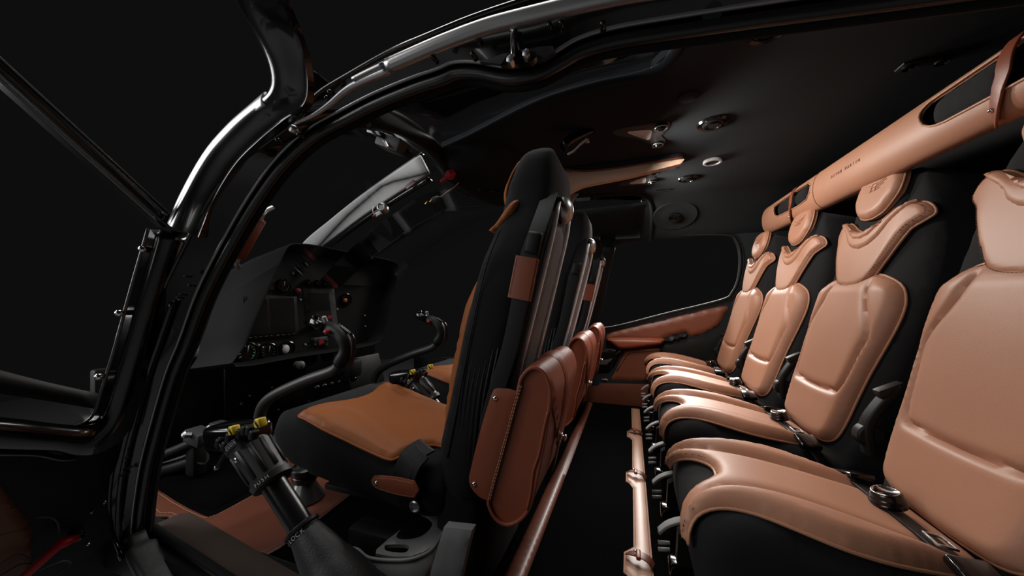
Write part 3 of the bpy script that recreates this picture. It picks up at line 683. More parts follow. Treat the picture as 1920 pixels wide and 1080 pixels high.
# ================================================================== floor trim strips
def strip(name, ol, mats, label, z0=0.0, h=0.008):
    t = thing(name, label, 'floor strip', (ol[0][0], ol[0][1], z0))
    fm = lambda u, v, hh: Vector((u, v, z0 + 0.002 + hh))
    o = pillow('leather_top', ol, fm, mats, t, h=h, edge=0.006, thick=0.002, sp=0.014)
    return t, o, fm
sa, so, fm = strip('aisle_strip', [(-0.306, 0.60), (-0.250, 0.60), (-0.244, 1.5), (-0.244, 2.39), (-0.282, 2.39), (-0.294, 1.5)], SADDLE_DARK, 'reddish brown leather floor strip along the aisle behind the front seats', h=0.010)
stitches('stitching', [[(-0.257, 0.62), (-0.250, 2.38)]], fm, STITCH_LIGHT, so, pitch=0.009, h=0.0103)
pts = []
y = 0.60; L = [(0.008, 0.56)]
for ty in (0.97, 1.44, 1.905, 2.33):
    if ty < 2.3: L += [(0.009, ty - 0.085), (-0.004, ty - 0.055), (-0.017, ty - 0.045), (-0.017, ty + 0.03), (-0.004, ty + 0.045), (0.008, ty + 0.06)]
olb = [(0.056, 0.56), (0.056, 2.36), (0.006, 2.36)] + list(reversed(L))
sb, so, fm = strip('seat_rail_strip', olb, mat('rose_tan_leather', (0.36, 0.19, 0.125), 0.42, bump=0.1, scale=450, var=0.12), 'pale tan stitched leather floor strip with tabs in front of the rear seats', h=0.005)
stitches('stitching', [inset(smooth2(olb, 1), 0.006) + [inset(smooth2(olb, 1), 0.006)[0]]], fm, STITCH, so, pitch=0.008, h=0.0055)
for ty in (0.97, 1.44, 1.905):
    lp_ = [Vector((0.058, ty - 0.01, 0.006)), Vector((0.045, ty - 0.006, 0.022)), Vector((0.020, ty, 0.026)), Vector((-0.002, ty + 0.006, 0.020)), Vector((-0.012, ty + 0.010, 0.012))]
    o = mk('strap_loop', *g_sweep(catmull(lp_, 5), rrect(0.026, 0.003, 0.001), [1.0] * 10 + [1 - 0.06 * k for k in range(11)], up=(0, 0, 1)), SADDLE_DARK, so)
    mk('strap_keeper', *g_box((0.020, ty - 0.002, 0.026), (0.012, 0.034, 0.010), None, 0.003), SADDLE, so)
    mk('rivet', *g_lathe((0.012, ty + 0.002, 0.031), (0, 0, 1), [(0, 0.004), (0.0015, 0.004), (0.003, 0.002)], 10), CHROME, so)
# ================================================================== FRONT SEATS
FY = 0.88; FP = 0.60
def build_front_seat():
    Yc = FY
    root = thing('pilot_seat', 'seat', 'seat', (-0.5, Yc, 0.0), 'three cockpit seats')
    def side(ol, name, half, m, bulge=0.02, edge=0.04, par=root, sp=0.02):
        a = g_pillow(ol, lambda u, w, h: Vector((u, Yc - half - h, w)), h=bulge, edge=edge, thick=half, sp=sp)
        b = g_pillow(ol, lambda u, w, h: Vector((u, Yc + half + h, w)), h=bulge, edge=edge, thick=half, sp=sp)
        return MB().add(*a).add(*b).build(name, m, par, sharp=75)
    back = smooth2([(-0.40, 0.24), (-0.43, 0.33), (-0.405, 0.45), (-0.375, 0.58), (-0.345, 0.70), (-0.325, 0.78), (-0.303, 0.85), (-0.290, 0.91), (-0.280, 0.97), (-0.258, 1.035), (-0.240, 1.058), (-0.215, 1.066), (-0.182, 1.064), (-0.166, 1.048), (-0.162, 1.0), (-0.168, 0.94), (-0.182, 0.87), (-0.208, 0.765), (-0.235, 0.65), (-0.275, 0.50), (-0.315, 0.36), (-0.335, 0.24)], 3)
    HW = lambda z: np.interp(z, [0.2, 0.72, 0.80, 0.86, 0.91, 0.96, 1.07], [0.165, 0.165, 0.155, 0.135, 0.112, 0.10, 0.085])
    a = g_pillow(back, lambda u, w, h: Vector((u, Yc if h < -0.05 else Yc - HW(w) - h, w)), h=0.022, edge=0.05, thick=0.06, sp=0.018)
    b = g_pillow(back, lambda u, w, h: Vector((u, Yc if h < -0.05 else Yc + HW(w) + h, w)), h=0.022, edge=0.05, thick=0.06, sp=0.018)
    MB().add(*a).add(*b).build('backrest_shell', SUEDE, root, sharp=75)
    # seam on the near flank
    for s in (-1, 1):
        mk('flank_seam', *g_sweep(catmull([(-0.398, Yc + s * 0.187, 0.34), (-0.372, Yc + s * 0.1875, 0.46), (-0.335, Yc + s * 0.1875, 0.64), (-0.30, Yc + s * 0.186, 0.78), (-0.268, Yc + s * 0.182, 0.86)], 6), circ(0.0016, 6)), PLASTIC, root)
    # front leather of the back, seen as an edge from here
    FP_ = catmull([(-0.437, 0.33, 0), (-0.413, 0.45, 0), (-0.383, 0.58, 0), (-0.352, 0.70, 0), (-0.330, 0.78, 0), (-0.300, 0.86, 0), (-0.292, 0.92, 0), (-0.292, 0.97, 0), (-0.268, 1.03, 0), (-0.232, 1.074, 0)], 6)
    FA = np.array([(p.x, p.y) for p in FP_])
    def fmap(v, z, h): return Vector((np.interp(z, FA[:, 1], FA[:, 0]) - h, Yc + v, z + 0.1 * h))
    bl = pillow('back_leather', smooth2(sym([(0, 0.335), (0.11, 0.345), (0.145, 0.42), (0.155, 0.55), (0.160, 0.66), (0.150, 0.72), (0.10, 0.775), (0, 0.80)]), 3), fmap, PILOT_LEATHER, root, h=0.018, edge=0.02, thick=0.004, sp=0.015)
    hl = pillow('headrest_leather', smooth2(sym([(0, 0.905), (0.05, 0.912), (0.078, 0.95), (0.082, 1.0), (0.07, 1.045), (0.04, 1.070), (0, 1.073)]), 3), fmap, PILOT_LEATHER, root, h=0.012, edge=0.02, thick=0.006, sp=0.012)
    v, f = g_sweep([fmap(a, b, -0.004) for a, b in smooth2(sym([(0, 0.895), (0.055, 0.905), (0.086, 0.945), (0.09, 1.0), (0.077, 1.05), (0.044, 1.074), (0, 1.077)]), 3)], circ(0.004, 8), closed=True); mk('headrest_piping', v, f, PILOT_LEATHER, hl)
    for s in (-1, 1):   # leaf shaped shoulder patches
        lf = smooth2([(-0.318, 0.868), (-0.300, 0.885), (-0.268, 0.925), (-0.247, 0.935), (-0.243, 0.922), (-0.258, 0.895), (-0.285, 0.872)], 4)
        o = mk('shoulder_patch', *g_pillow(lf, lambda u, w, h: Vector((u, Yc + s * (0.130 + h), w)), h=0.012, edge=0.012, thick=0.05, sp=0.008), PILOT_LEATHER, root)
    # rear: chrome rails with a grey perforated panel
    R = lambda z: np.interp(z, [0.24, 0.50, 0.65, 0.765, 0.86, 0.90, 1.0], [-0.335, -0.272, -0.232, -0.203, -0.180, -0.172, -0.160])
    pn = smooth2(sym([(0, 0.40), (0.062, 0.405), (0.066, 0.45), (0.066, 0.80), (0.062, 0.86), (0.04, 0.892), (0, 0.90)]), 2)
    pillow('back_panel', pn, lambda v, z, h: Vector((R(z) + h, Yc - 0.02 + v, z)), GREYFAB, root, h=0.012, edge=0.02, thick=0.01, sp=0.02)
    for s in (-0.078, 0.078):
        path = [Vector((R(z) + 0.010, Yc - 0.02 + s * (1.0 if z < 0.9 else 0.9), z)) for z in np.linspace(0.42, 0.935, 14)]
        mk('rail', *g_sweep(path, circ(0.0058, 12)), mat('satin_chrome', (0.9, 0.9, 0.92), 0.28, metal=0.05), root)['label'] = 'chrome back rail'
    mk('rail_cross', *g_cyl((R(0.935) + 0.010, Yc - 0.10, 0.938), (R(0.935) + 0.010, Yc + 0.06, 0.938), 0.008), PLASTIC, root)
    mk('glint_cap', *g_lathe((R(0.93) + 0.006, Yc - 0.02, 0.93), (1, 0, 0.1), [(-0.01, 0.034), (0.008, 0.034), (0.020, 0.026), (0.026, 0.012), (0.027, 0.002)], 20), STEEL, root)['label'] = 'rounded bright metal cap standing in for a glint'  # steel cap put in for a glint on the seat back
    # shoulder belt with its leather sleeve on the flank
    bp_ = [Vector((-0.176, Yc - 0.105, 0.95)), Vector((-0.180, Yc - 0.145, 0.90)), Vector((-0.190, Yc - 0.180, 0.84)), Vector((-0.203, Yc - 0.193, 0.79)), Vector((-0.220, Yc - 0.197, 0.70)), Vector((-0.243, Yc - 0.194, 0.60)), Vector((-0.285, Yc - 0.192, 0.47)), Vector((-0.31, Yc - 0.188, 0.36))]
    mk('shoulder_belt', *g_sweep(catmull(bp_, 5), rrect(0.036, 0.004, 0.0015), up=(0, -1, 0)), WEB, root)
    e0, e1 = Vector((-0.203, Yc - 0.196, 0.792)), Vector((-0.220, Yc - 0.200, 0.704))
    sl = mk('belt_sleeve', *g_sweep([e0, e0 * 0.7 + e1 * 0.3, e0 * 0.3 + e1 * 0.7, e1], rrect(0.050, 0.012, 0.003), up=(0, -1, 0)), SADDLE, root, sharp=30); sl['label'] = 'reddish leather sleeve on the belt'
    ol = [(-0.025, 0), (0.025, 0), (0.025, 1), (-0.025, 1)]
    ex_ = (e1 - e0); ax = ex_.normalized(); sd = Vector((0, -1, 0)).cross(ax).normalized()
    stitches('stitching', [[(s * 0.021, 0.003), (s * 0.021, 0.085)] for s in (-1, 1)], lambda u, v, h: e0 + ax * v + sd * u + Vector((0, -0.0062, 0)), STITCH, sl, pitch=0.005, ln=0.003)
    mk('belt_guide', *g_box((-0.192, Yc - 0.190, 0.822), (0.034, 0.016, 0.05), Matrix.Rotation(0.2, 3, 'Y').to_quaternion(), 0.0078), PLASTIC, root)
    # cushion
    body = smooth2([(-0.93, 0.25), (-0.968, 0.295), (-0.972, 0.345), (-0.945, 0.382), (-0.90, 0.391), (-0.84, 0.388), (-0.70, 0.352), (-0.55, 0.312), (-0.42, 0.290), (-0.42, 0.19), (-0.58, 0.185), (-0.80, 0.215)], 3)
    side(body, 'cushion_base', 0.165, SUEDE, 0.03, 0.06)
    cp = catmull([(-0.905, 0.392, 0), (-0.87, 0.397, 0), (-0.80, 0.385, 0), (-0.70, 0.358, 0), (-0.60, 0.332, 0), (-0.45, 0.302, 0)], 6); CA = np.array([(p.x, p.y) for p in cp])
    def cmap(x, v, h):
        w = max(0.0, abs(v) - 0.10); return Vector((x, Yc + v, np.interp(x, CA[:, 0], CA[:, 1]) + h - 1.8 * w * w))
    half = [(-0.815, 0.0), (-0.822, 0.05), (-0.842, 0.10), (-0.862, 0.15), (-0.866, 0.182), (-0.835, 0.187), (-0.77, 0.192), (-0.70, 0.190), (-0.62, 0.188), (-0.56, 0.186), (-0.545, 0.17), (-0.525, 0.12), (-0.50, 0.08), (-0.44, 0.06), (-0.44, 0.0)]
    co = smooth2(half + [(a, -b) for a, b in reversed(half) if b > 1e-6], 3)
    s1 = smooth2([(-0.835, 0.17), (-0.805, 0.13), (-0.76, 0.105), (-0.70, 0.112), (-0.64, 0.14), (-0.585, 0.165), (-0.55, 0.172)], 4, False); s2 = [(a, -b) for a, b in s1]
    def exs(P, d):
        D = np.minimum(dist_poly(P, s1, False), dist_poly(P, s2, False)); e = np.clip(d / 0.02, 0, 1)
        return -0.006 * e * np.exp(-(D / 0.008) ** 2)
    cl = pillow('cushion_leather', co, cmap, PILOT_LEATHER, root, h=0.014, edge=0.020, thick=0.004, sp=0.010, extra=exs)
    v, f = g_sweep([cmap(a, b, 0) for a, b in co], circ(0.0032, 6), closed=True); mk('piping', v, f, PILOT_LEATHER, cl)
    # lap belt coil with leather tab on the near side
    yb = Yc - 0.197
    bl_ = [Vector((-0.475, yb + 0.045, 0.345)), Vector((-0.49, yb + 0.005, 0.335)), Vector((-0.505, yb - 0.008, 0.30)), Vector((-0.508, yb - 0.010, 0.27)), Vector((-0.50, yb - 0.006, 0.235)), Vector((-0.485, yb, 0.22))]
    mk('lap_belt', *g_sweep(catmull(bl_, 6), rrect(0.058, 0.006, 0.002), up=(-0.3, -1, 0)), WEB, root)
    bl2 = [Vector((-0.465, yb + 0.01, 0.345)), Vector((-0.478, yb - 0.004, 0.325)), Vector((-0.488, yb - 0.012, 0.29)), Vector((-0.485, yb - 0.01, 0.25))]
    mk('lap_belt', *g_sweep(catmull(bl2, 6), rrect(0.05, 0.006, 0.002), up=(-0.3, -1, 0)), WEB, root)
    tb = smooth2([(-0.462, 0.293), (-0.56, 0.289), (-0.578, 0.281), (-0.582, 0.272), (-0.575, 0.262), (-0.555, 0.256), (-0.462, 0.255)], 2)
    tbm = lambda u, w, h: Vector((u, yb - 0.026 - h, w))
    tt = pillow('leather_tab', tb, tbm, SADDLE, root, h=0.003, edge=0.004, thick=0.003, sp=0.012); tt['label'] = 'reddish leather tab with a stud holding the belt'
    mk('stud', *g_lathe((-0.565, yb - 0.028, 0.272), (0, -1, 0), [(0, 0.0062), (0.002, 0.006), (0.004, 0.003), (0.0045, 0.001)], 12), CHROME, tt)
    stitches('stitching', [inset(tb, 0.004)], tbm, STITCH_LIGHT, tt, pitch=0.005, ln=0.003, r=0.0004, h=0.0028)
    lathe('belt_anchor', (-0.475, yb + 0.004, 0.222), (0, -1, 0), [(0, 0.014), (0.012, 0.014), (0.014, 0.011), (0.010, 0.008)], STEEL, root, 20)
    box('seat_rail', (-0.62, Yc - 0.13, 0.175), (0.40, 0.02, 0.016), PLASTIC, root, None, 0.003)
    box('seat_rail', (-0.62, Yc + 0.13, 0.175), (0.40, 0.02, 0.016), PLASTIC, root, None, 0.003)
    sh = smooth2([(-0.43, 0.0), (-0.44, 0.12), (-0.42, 0.26), (-0.34, 0.28), (-0.33, 0.20), (-0.33, 0.06), (-0.33, 0.0)], 2)
    side(sh, 'rear_shroud', 0.165, SUEDE, 0.012, 0.04)
    # ribbed bellows on the flank between shell and shroud
    b = MB()
    for k in range(8):
        t = k / 7.0; b.add(*g_sweep(catmull([(-0.300 - 0.012 * k + 0.04, Yc - 0.183, 0.60 - 0.02 * t), (-0.325 - 0.011 * k + 0.04, Yc - 0.185, 0.48), (-0.345 - 0.010 * k + 0.04, Yc - 0.182, 0.34)], 5), circ(0.0035, 6)))
    b.build('bellows', PLASTIC, root)
    return root
fs0 = build_front_seat()
FL = ['black suede pilot seat nearest the camera with orange tan leather cushion', 'black suede cockpit seat in the middle, behind the pilot seat', 'black suede cockpit seat farthest away, beside the far door pillar']
for k in range(3):
    s = fs0 if k == 0 else copy_tree(fs0, None, (0, FP * k, 0), skip=('belt_sleeve',) if k == 1 else ()); s['label'] = FL[k]

# alloy seat pedestal of the pilot seat
ped = thing('seat_pedestal', 'grey alloy pedestal with cut-outs below the pilot seat', 'pedestal', (-0.5, 0.66, 0))
z0 = 0.155
def pz(l, z): return [(lambda q: (q.x, q.y))(PZ(a, b, z)) for a, b in l]
top = smooth2(pz([(706, 1030), (752, 992), (798, 957), (826, 960), (838, 975), (834, 992), (815, 1022), (770, 1043), (716, 1040)], z0), 2)
h1 = smooth2(pz([(744, 1008), (752, 992), (784, 964), (800, 966), (811, 977), (806, 992), (790, 1005), (765, 1011)], z0), 3)
h2 = smooth2(pz([(721, 1025), (728, 1021), (760, 1021), (767, 1027), (758, 1036), (726, 1033)], z0), 3)
pillow('top_plate', top, lambda u, v, h: Vector((u, v, z0 + h)), ALLOY, ped, h=0.003, edge=0.004, thick=0.008, sp=0.012, holes=[h1, h2])
lip = catmull([PZ(a, b, z0) for a, b in [(600, 1012), (640, 1026), (668, 1030), (690, 1046), (740, 1051), (780, 1046), (812, 1028), (833, 992)]], 5)
low = [Vector((p.x - 0.005, p.y - 0.010, 0.0)) for p in lip]
mk('side_wall', *g_ribbon(lip, low, (0, 0.006, 0)), ALLOY, ped)
mk('lip', *g_sweep(lip, circ(0.004, 8)), ALLOY, ped)
fpn = [PY(a, b, 0.62) for a, b in [(830, 991), (883, 997), (872, 1040), (860, 1095), (800, 1095), (815, 1040)]]
pillow('flank_panel', [(p.x, p.z) for p in fpn], lambda u, w, h: Vector((u, 0.625 - h, w)), ALLOY, ped, h=0.004, edge=0.006, thick=0.02, sp=0.015)
box('core', (-0.56, 0.70, 0.07), (0.22, 0.06, 0.13), PLASTIC, ped, None, 0.01)
q = PZ(706, 1052, 0.11)
lv = thing('ball_lever', 'small black ball-topped lever below the alloy pedestal lip', 'lever', (q.x, q.y - 0.03, 0.06))
b = PY(707, 1055, q.y - 0.035)
lathe('ball', b + Vector((0, 0, -0.012)), (0, 0, 1), [(0, 0.003), (0.004, 0.009), (0.012, 0.0125), (0.020, 0.010), (0.024, 0.003)], PLASTIC_GLOSS, lv, 16)
cyl('shaft', b + Vector((-0.02, 0.0, -0.05)), b, 0.004, PLASTIC, lv)

# ================================================================== SADDLE BAGS on the back of the front seats
def build_bag():
    Y0, Y1 = 0.690, 1.015
    root = thing('saddle_bag', 'bag', 'bag', (-0.22, 0.85, 0.22), 'saddle bags behind the cockpit seats')
    sec_px = [(972, 737), (977, 712), (990, 694), (1006, 689), (1022, 700), (1031, 724), (1032, 750), (1022, 820), (1010, 880), (1000, 928), (990, 957), (972, 976), (950, 982), (930, 970), (918, 946), (920, 926), (945, 838)]
    sec = [(lambda p: (p.x, p.z))(PY(a, b, Y0)) for a, b in sec_px]
    secs = smooth2(sec, 3)
    def lay(u, w, h): return Vector((u, Y0 - h, w))
    side1 = pillow('side_panel', secs, lay, SADDLE_DARK, root, h=-0.004, edge=0.01, thick=0.014, sp=0.014)
    # body skin round the section
    C = [Vector((a, 0, b)) for a, b in secs]; n = len(C); V = []; Fc = []
    ys = [Y0 + 0.001, Y0 + 0.06, 0.85, Y1 - 0.06, Y1]
    for y in ys: V += [Vector((p.x, y, p.z)) for p in C]
    for i in range(len(ys) - 1):
        for k in range(n): l = (k + 1) % n; Fc.append((i * n + k, i * n + l, (i + 1) * n + l, (i + 1) * n + k))
    Fc.append(tuple(range(n - 1, -1, -1))); Fc.append(tuple((len(ys) - 1) * n + k for k in range(n)))
    mk('bag_body', V, Fc, SADDLE, root, sharp=50)
    v, f = g_sweep([lay(a, b, 0.002) for a, b in secs], rrect(0.010, 0.008, 0.003), closed=True); mk('edge_welt', v, f, SADDLE, root)
    seam = [(lambda p: (p.x, p.z))(PY(a, b, Y0)) for a, b in [(980, 722), (968, 762), (945, 848), (925, 920), (921, 938)]]
    stitches('stitching', [seam, [(a - 0.004, b) for a, b in seam]], lambda u, w, h: Vector((u, Y0 - 0.0085, w)), STITCH_LIGHT, side1, pitch=0.008, ln=0.0048, r=0.0009)
    g = [(lambda p: (p.x, p.z))(PY(a, b, Y0)) for a, b in [(1029, 770), (1022, 800), (1012, 850), (1002, 880), (997, 920), (990, 952)]]
    v, f = g_sweep([Vector((a, Y0 - 0.006, b)) for a, b in smooth2(g, 4, False)], circ(0.0035, 8)); mk('gusset_welt', v, f, SADDLE, root)
    # back plate tab with studs
    tab = smooth2([(lambda p: (p.x, p.z))(PY(a, b, Y0 - 0.004)) for a, b in [(934, 727), (968, 733), (974, 738), (945, 838), (921, 926), (917, 936), (905, 934), (890, 922), (880, 902), (884, 876), (900, 812), (921, 742)]], 2)
    tm = lambda u, w, h: Vector((u, Y0 - 0.006 - h, w))
    tb = pillow('mounting_tab', tab, tm, SADDLE, root, h=0.003, edge=0.004, thick=0.004, sp=0.014)
    for a, b in ((928, 747), (889, 908)):
        p = PY(a, b, Y0 - 0.009); mk('stud', *g_lathe(p, (0, -1, 0), [(-0.002, 0.0058), (0.002, 0.0055), (0.0035, 0.003), (0.004, 0.001)], 12), CHROME, tb)
    # flap over the top
    i0 = 0; path = smooth2(sec[0:11], 6, False); PA = np.array(path); SL = np.concatenate([[0], np.cumsum(np.linalg.norm(np.diff(PA, axis=0), axis=1))]); T = np.gradient(PA, SL, axis=0)
    def fm(s, y, h):
        x, z = np.interp(s, SL, PA[:, 0]), np.interp(s, SL, PA[:, 1]); tx, tz = np.interp(s, SL, T[:, 0]), np.interp(s, SL, T[:, 1]); L = math.hypot(tx, tz); return Vector((x - tz / L * (h + 0.003), y, z + tx / L * (h + 0.003)))
    S = SL[-1]
    fl = [(0.005, Y0 - 0.004), (0.10, Y0 - 0.004), (0.155, Y0), (0.20, Y0 + 0.05), (0.25, 0.80), (0.285, 0.825), (0.295, 0.852), (0.285, 0.88), (0.25, 0.905), (0.20, Y1 - 0.05), (0.155, Y1), (0.10, Y1 + 0.004), (0.005, Y1 + 0.004)]
    flo = smooth2(fl[1:-1], 3, False) + [fl[-1], fl[0]]
    fp = pillow('flap', flo, fm, SADDLE, root, h=0.004, edge=0.004, thick=0.002, sp=0.012)
    band = [(0.0, 0.805), (0.27, 0.82), (0.31, 0.84), (0.315, 0.852), (0.31, 0.864), (0.27, 0.885), (0.0, 0.90)]
    bd = pillow('strap', band, lambda s, y, h: fm(s, y, h + 0.005), SADDLE, root, h=0.004, edge=0.004, thick=0.002, sp=0.012)
    p = fm(0.290, 0.852, 0.010); nrm = (fm(0.290, 0.852, 0.02) - p).normalized()
    mk('buckle_stud', *g_lathe(p, nrm, [(0, 0.009), (0.003, 0.009), (0.004, 0.005), (0.008, 0.005), (0.009, 0.0085), (0.013, 0.008), (0.015, 0.003)], 16), CHROME, bd)
    mk('tail_strap', *g_sweep([fm(s, 0.852, 0.008) for s in np.linspace(0.30, 0.385, 6)], rrect(0.02, 0.004, 0.001), up=(1, 0, 0.2)), SADDLE_DARK, root)
    return root
bag0 = build_bag()
BL = ['reddish brown leather saddle bag nearest the camera, hung behind the pilot seat', 'reddish brown leather saddle bag in the middle of the row of bags', 'reddish brown leather saddle bag farthest away, next to the far door']
for k in range(3):
    s = bag0 if k == 0 else copy_tree(bag0, None, (0, FP * k, 0)); s['label'] = BL[k]
# ================================================================== INSTRUMENT PANEL
XO, XP = -1.52, -1.60
dash = thing('instrument_panel', 'black hooded instrument panel with dark screens and round gauges', 'instrument panel', (-1.62, 1.40, 0.42))
def yz(px, py, X): p = PX(px, py, X); return (p.y, p.z)
ring_px = [(440, 690), (455, 648), (478, 592), (505, 530), (528, 478), (538, 461), (552, 456), (590, 459), (650, 471), (712, 483), (736, 489), (747, 500), (744, 525), (733, 570), (724, 612), (716, 634), (703, 646), (660, 656), (560, 671)]
R0 = [yz(a, b, XO) for a, b in ring_px]
cy = sum(p[0] for p in R0) / len(R0); cz = sum(p[1] for p in R0) / len(R0)
def fwd(p):
    y, z = p; t = (z - 0.41) / 0.57
    yn = 0.935 + 0.06 * t; yf = 1.93 + 0.02 * t
    k = (y - (0.94 + 0.23 * t)) / max(1e-3, (1.98 - 0.10 * (1 - t)) - (0.94 + 0.23 * t)); k = min(max(k, 0), 1)
    return (yn + (yf - yn) * k, 0.385 + (z - 0.41) * 0.74)
def loop3(pts, X): return catmull([Vector((X, a, b)) for a, b in pts], 3, True)
def shrink(pts, d): return inset(pts, d)
outer_a = loop3(R0, XO); outer_f = loop3([fwd(p) for p in R0], -1.76)
mid = [a * 0.5 + b * 0.5 + Vector((0, 0, 0.012 if a.z > 0.7 else 0)) for a, b in zip(outer_a, outer_f)]
in_a = loop3(shrink(R0, 0.010), XO); in_p = loop3([(cy + (a - cy) * 0.985, cz + (b - cz) * 0.985) for a, b in shrink(R0, 0.012)], XP - 0.01)
loops = [in_p, in_a, [ (a + b) / 2 + Vector((0.005, 0, 0)) for a, b in zip(in_a, outer_a)], outer_a, mid, outer_f]
n = len(outer_a); V = [p for l in loops for p in l]; Fc = []
for i in range(len(loops) - 1):
    for k in range(n): l = (k + 1) % n; Fc.append((i * n + k, i * n + l, (i + 1) * n + l, (i + 1) * n + k))
Fc.append(tuple((len(loops) - 1) * n + k for k in range(n)))
mk('hood', V, Fc, HOODM, dash, sharp=60)
pf = pillow('panel_face', [(cy + (a - cy) * 0.985, cz + (b - cz) * 0.985) for a, b in shrink(R0, 0.013)], lambda u, w, h: Vector((XP + h, u, w)), PANELM, dash, h=0, edge=0, thick=0.01, sp=0.08)
pm = lambda u, w, h: Vector((XP + 0.001 + h, u, w))
def plate(name, px, m, h=0.006, edge=0.003, par=None, r=1, lift=0.0):
    o = [yz(a, b, XP) for a, b in px]
    return pillow(name, o, lambda u, w, hh: pm(u, w, hh + lift), m, par or pf, h=h, edge=edge, thick=0.001, sp=0.03)
def dial(name, px, py, rpx, face=PLASTIC_GLOSS, marks=None, arc=None, label=None, needle=True):
    y, z = yz(px, py, XP); r = rpx / 640.0 * 1.95
    b = lathe(name, (XP, y, z), (1, 0, 0), [(0, r * 1.15), (0.012, r * 1.12), (0.014, r), (0.006, r * 0.95), (0.005, 0.002)], face, dash, 24)
    if label: b['label'] = label
    if marks:
        mb = MB()
        for k in range(10):
            a = math.radians(210 - 27 * k); c, s = math.cos(a), math.sin(a); mb.add(*g_cyl((XP + 0.008, y + c * r * 0.62, z + s * r * 0.62), (XP + 0.008, y + c * r * 0.85, z + s * r * 0.85), r * 0.035, n=5))
        mb.build('scale_marks', marks, b)
    if arc:
        mk('coloured_arc', *g_sweep([(XP + 0.008, y + math.cos(t) * r * 0.8, z + math.sin(t) * r * 0.8) for t in np.linspace(-1.2, 1.3, 12)], circ(r * 0.06, 5)), arc, b)
    if needle: mk('needle', *g_cyl((XP + 0.010, y, z), (XP + 0.010, y + r * 0.1, z + r * 0.7), r * 0.05, n=6), WHITE, b)
    return b
s = plate('bezel', [(455, 556), (492, 553), (556, 556), (561, 634), (456, 641)], PLASTIC, 0.010)
plate('screen', [(468, 563), (497, 561), (500, 626), (464, 629)], SCREEN, 0.002, 0.001, s, lift=0.010)
plate('screen', [(502, 560), (548, 559), (551, 622), (504, 626)], SCREEN, 0.002, 0.001, s, lift=0.010)
mb = MB()
for k in range(9):
    y, z = yz(465 + k * 10.5, 634 - k * 0.9, XP); mb.add(*g_box((XP + 0.012, y, z), (0.006, 0.018, 0.010), None, 0.002, 1))
mb.build('soft_keys', PLASTIC_GLOSS, s)
s = plate('bezel', [(568, 541), (627, 541), (633, 622), (622, 630), (577, 632)], PLASTIC, 0.010)
plate('screen', [(576, 549), (612, 550), (616, 582), (579, 585)], SCREEN, 0.002, 0.001, s, lift=0.010)
plate('key_strip', [(614, 549), (624, 549), (632, 620), (623, 622)], mat('key_strip_grey', (0.06, 0.06, 0.06), 0.5), 0.004, 0.002, s, lift=0.010)
for (a, b) in ((615, 594), (614, 606)):
    plate('warning_key', [(a - 4, b - 3), (a + 4, b - 3), (a + 4, b + 3), (a - 4, b + 3)], REDBTN, 0.005, 0.002, s, lift=0.011)
plate('warning_row', [(578, 597), (602, 591), (604, 596), (580, 602)], mat('dim_red', (0.10, 0.008, 0.012), 0.5), 0.004, 0.002, s, lift=0.011)
for k in range(4):
    y, z = yz(581 + k * 7, 612 - k * 2, XP); mk('selector_knob', *g_lathe((XP + 0.010, y, z), (1, 0, 0), [(0, 0.012), (0.02, 0.011), (0.024, 0.008)], 12), PLASTIC_GLOSS, s)
s = plate('warning_panel', [(582, 634), (614, 630), (616, 650), (584, 654)], PLASTIC, 0.008)
plate('red_triangle', [(595, 634), (607, 641), (596, 647)], REDBTN, 0.004, 0.002, s, lift=0.009)
mb = MB()
for k in range(2):
    for j in range(2):
        y, z = yz(588 + j * 22, 638 + k * 8, XP); mb.add(*g_box((XP + 0.011, y, z), (0.006, 0.016, 0.010), None, 0.002, 1))
mb.build('annunciator_keys', mat('dim_green', (0.012, 0.03, 0.015), 0.5), s)
dial('gauge', 530, 536, 10, arc=GREEN, label='round gauge with a green arc', marks=None)
dial('gauge', 461, 661, 14, marks=WHITE, arc=GREEN, label='large round gauge with white and green scale')
dial('gauge', 502, 659, 12, marks=mat('dim_white', (0.12, 0.12, 0.12), 0.5))
o = dial('gauge', 538, 654, 11, face=PLASTIC_GLOSS, needle=False, label='round indicator with a half white ball')
y, z = yz(536, 654, XP); mk('ball_face', *g_lathe((XP + 0.004, y - 0.008, z), (1, 0.0, 0), [(0, 0.024), (0.006, 0.02), (0.009, 0.010), (0.010, 0.002)], 16), WHITE, o)
dial('gauge', 648, 562, 11, marks=REDBTN, needle=False, label='round gauge with amber and red markings')
y, z = yz(646, 563, XP); mk('amber_center', *g_lathe((XP + 0.004, y, z), (1, 0, 0), [(0, 0.014), (0.006, 0.012), (0.007, 0.002)], 12), AMBER, dash)
for a, b in ((581, 672), (612, 666)):
    y, z = yz(a, b, XP); ov = lathe('air_outlet', (XP, y, z), (1, 0, 0), [(0, 0.036), (0.014, 0.035), (0.016, 0.030), (0.006, 0.027), (0.005, 0.003)], PLASTIC, dash, 20)
    for k in (-1, 0, 1): mk('vane', *g_box((XP + 0.009, y, z + k * 0.014), (0.008, 0.046, 0.003), None, 0.001, 1), PLASTIC_GLOSS, ov)
for a, b in ((576, 530), (594, 531), (608, 533)):
    y, z = yz(a, b, XP); lathe('knob', (XP, y, z), (1, 0, 0), [(0, 0.018), (0.012, 0.017), (0.020, 0.012), (0.022, 0.003)], PLASTIC_GLOSS, dash, 14)
y, z = yz(556, 546, XP); lathe('red_knob', (XP, y, z), (1, 0, 0), [(0, 0.016), (0.014, 0.015), (0.020, 0.008), (0.021, 0.002)], mat('dark_red', (0.16, 0.01, 0.02), 0.4), dash, 14)
plate('red_placard', [(622, 527), (632, 528), (633, 540), (624, 539)], mat('dim_red2', (0.13, 0.01, 0.015), 0.5), 0.003, 0.001)
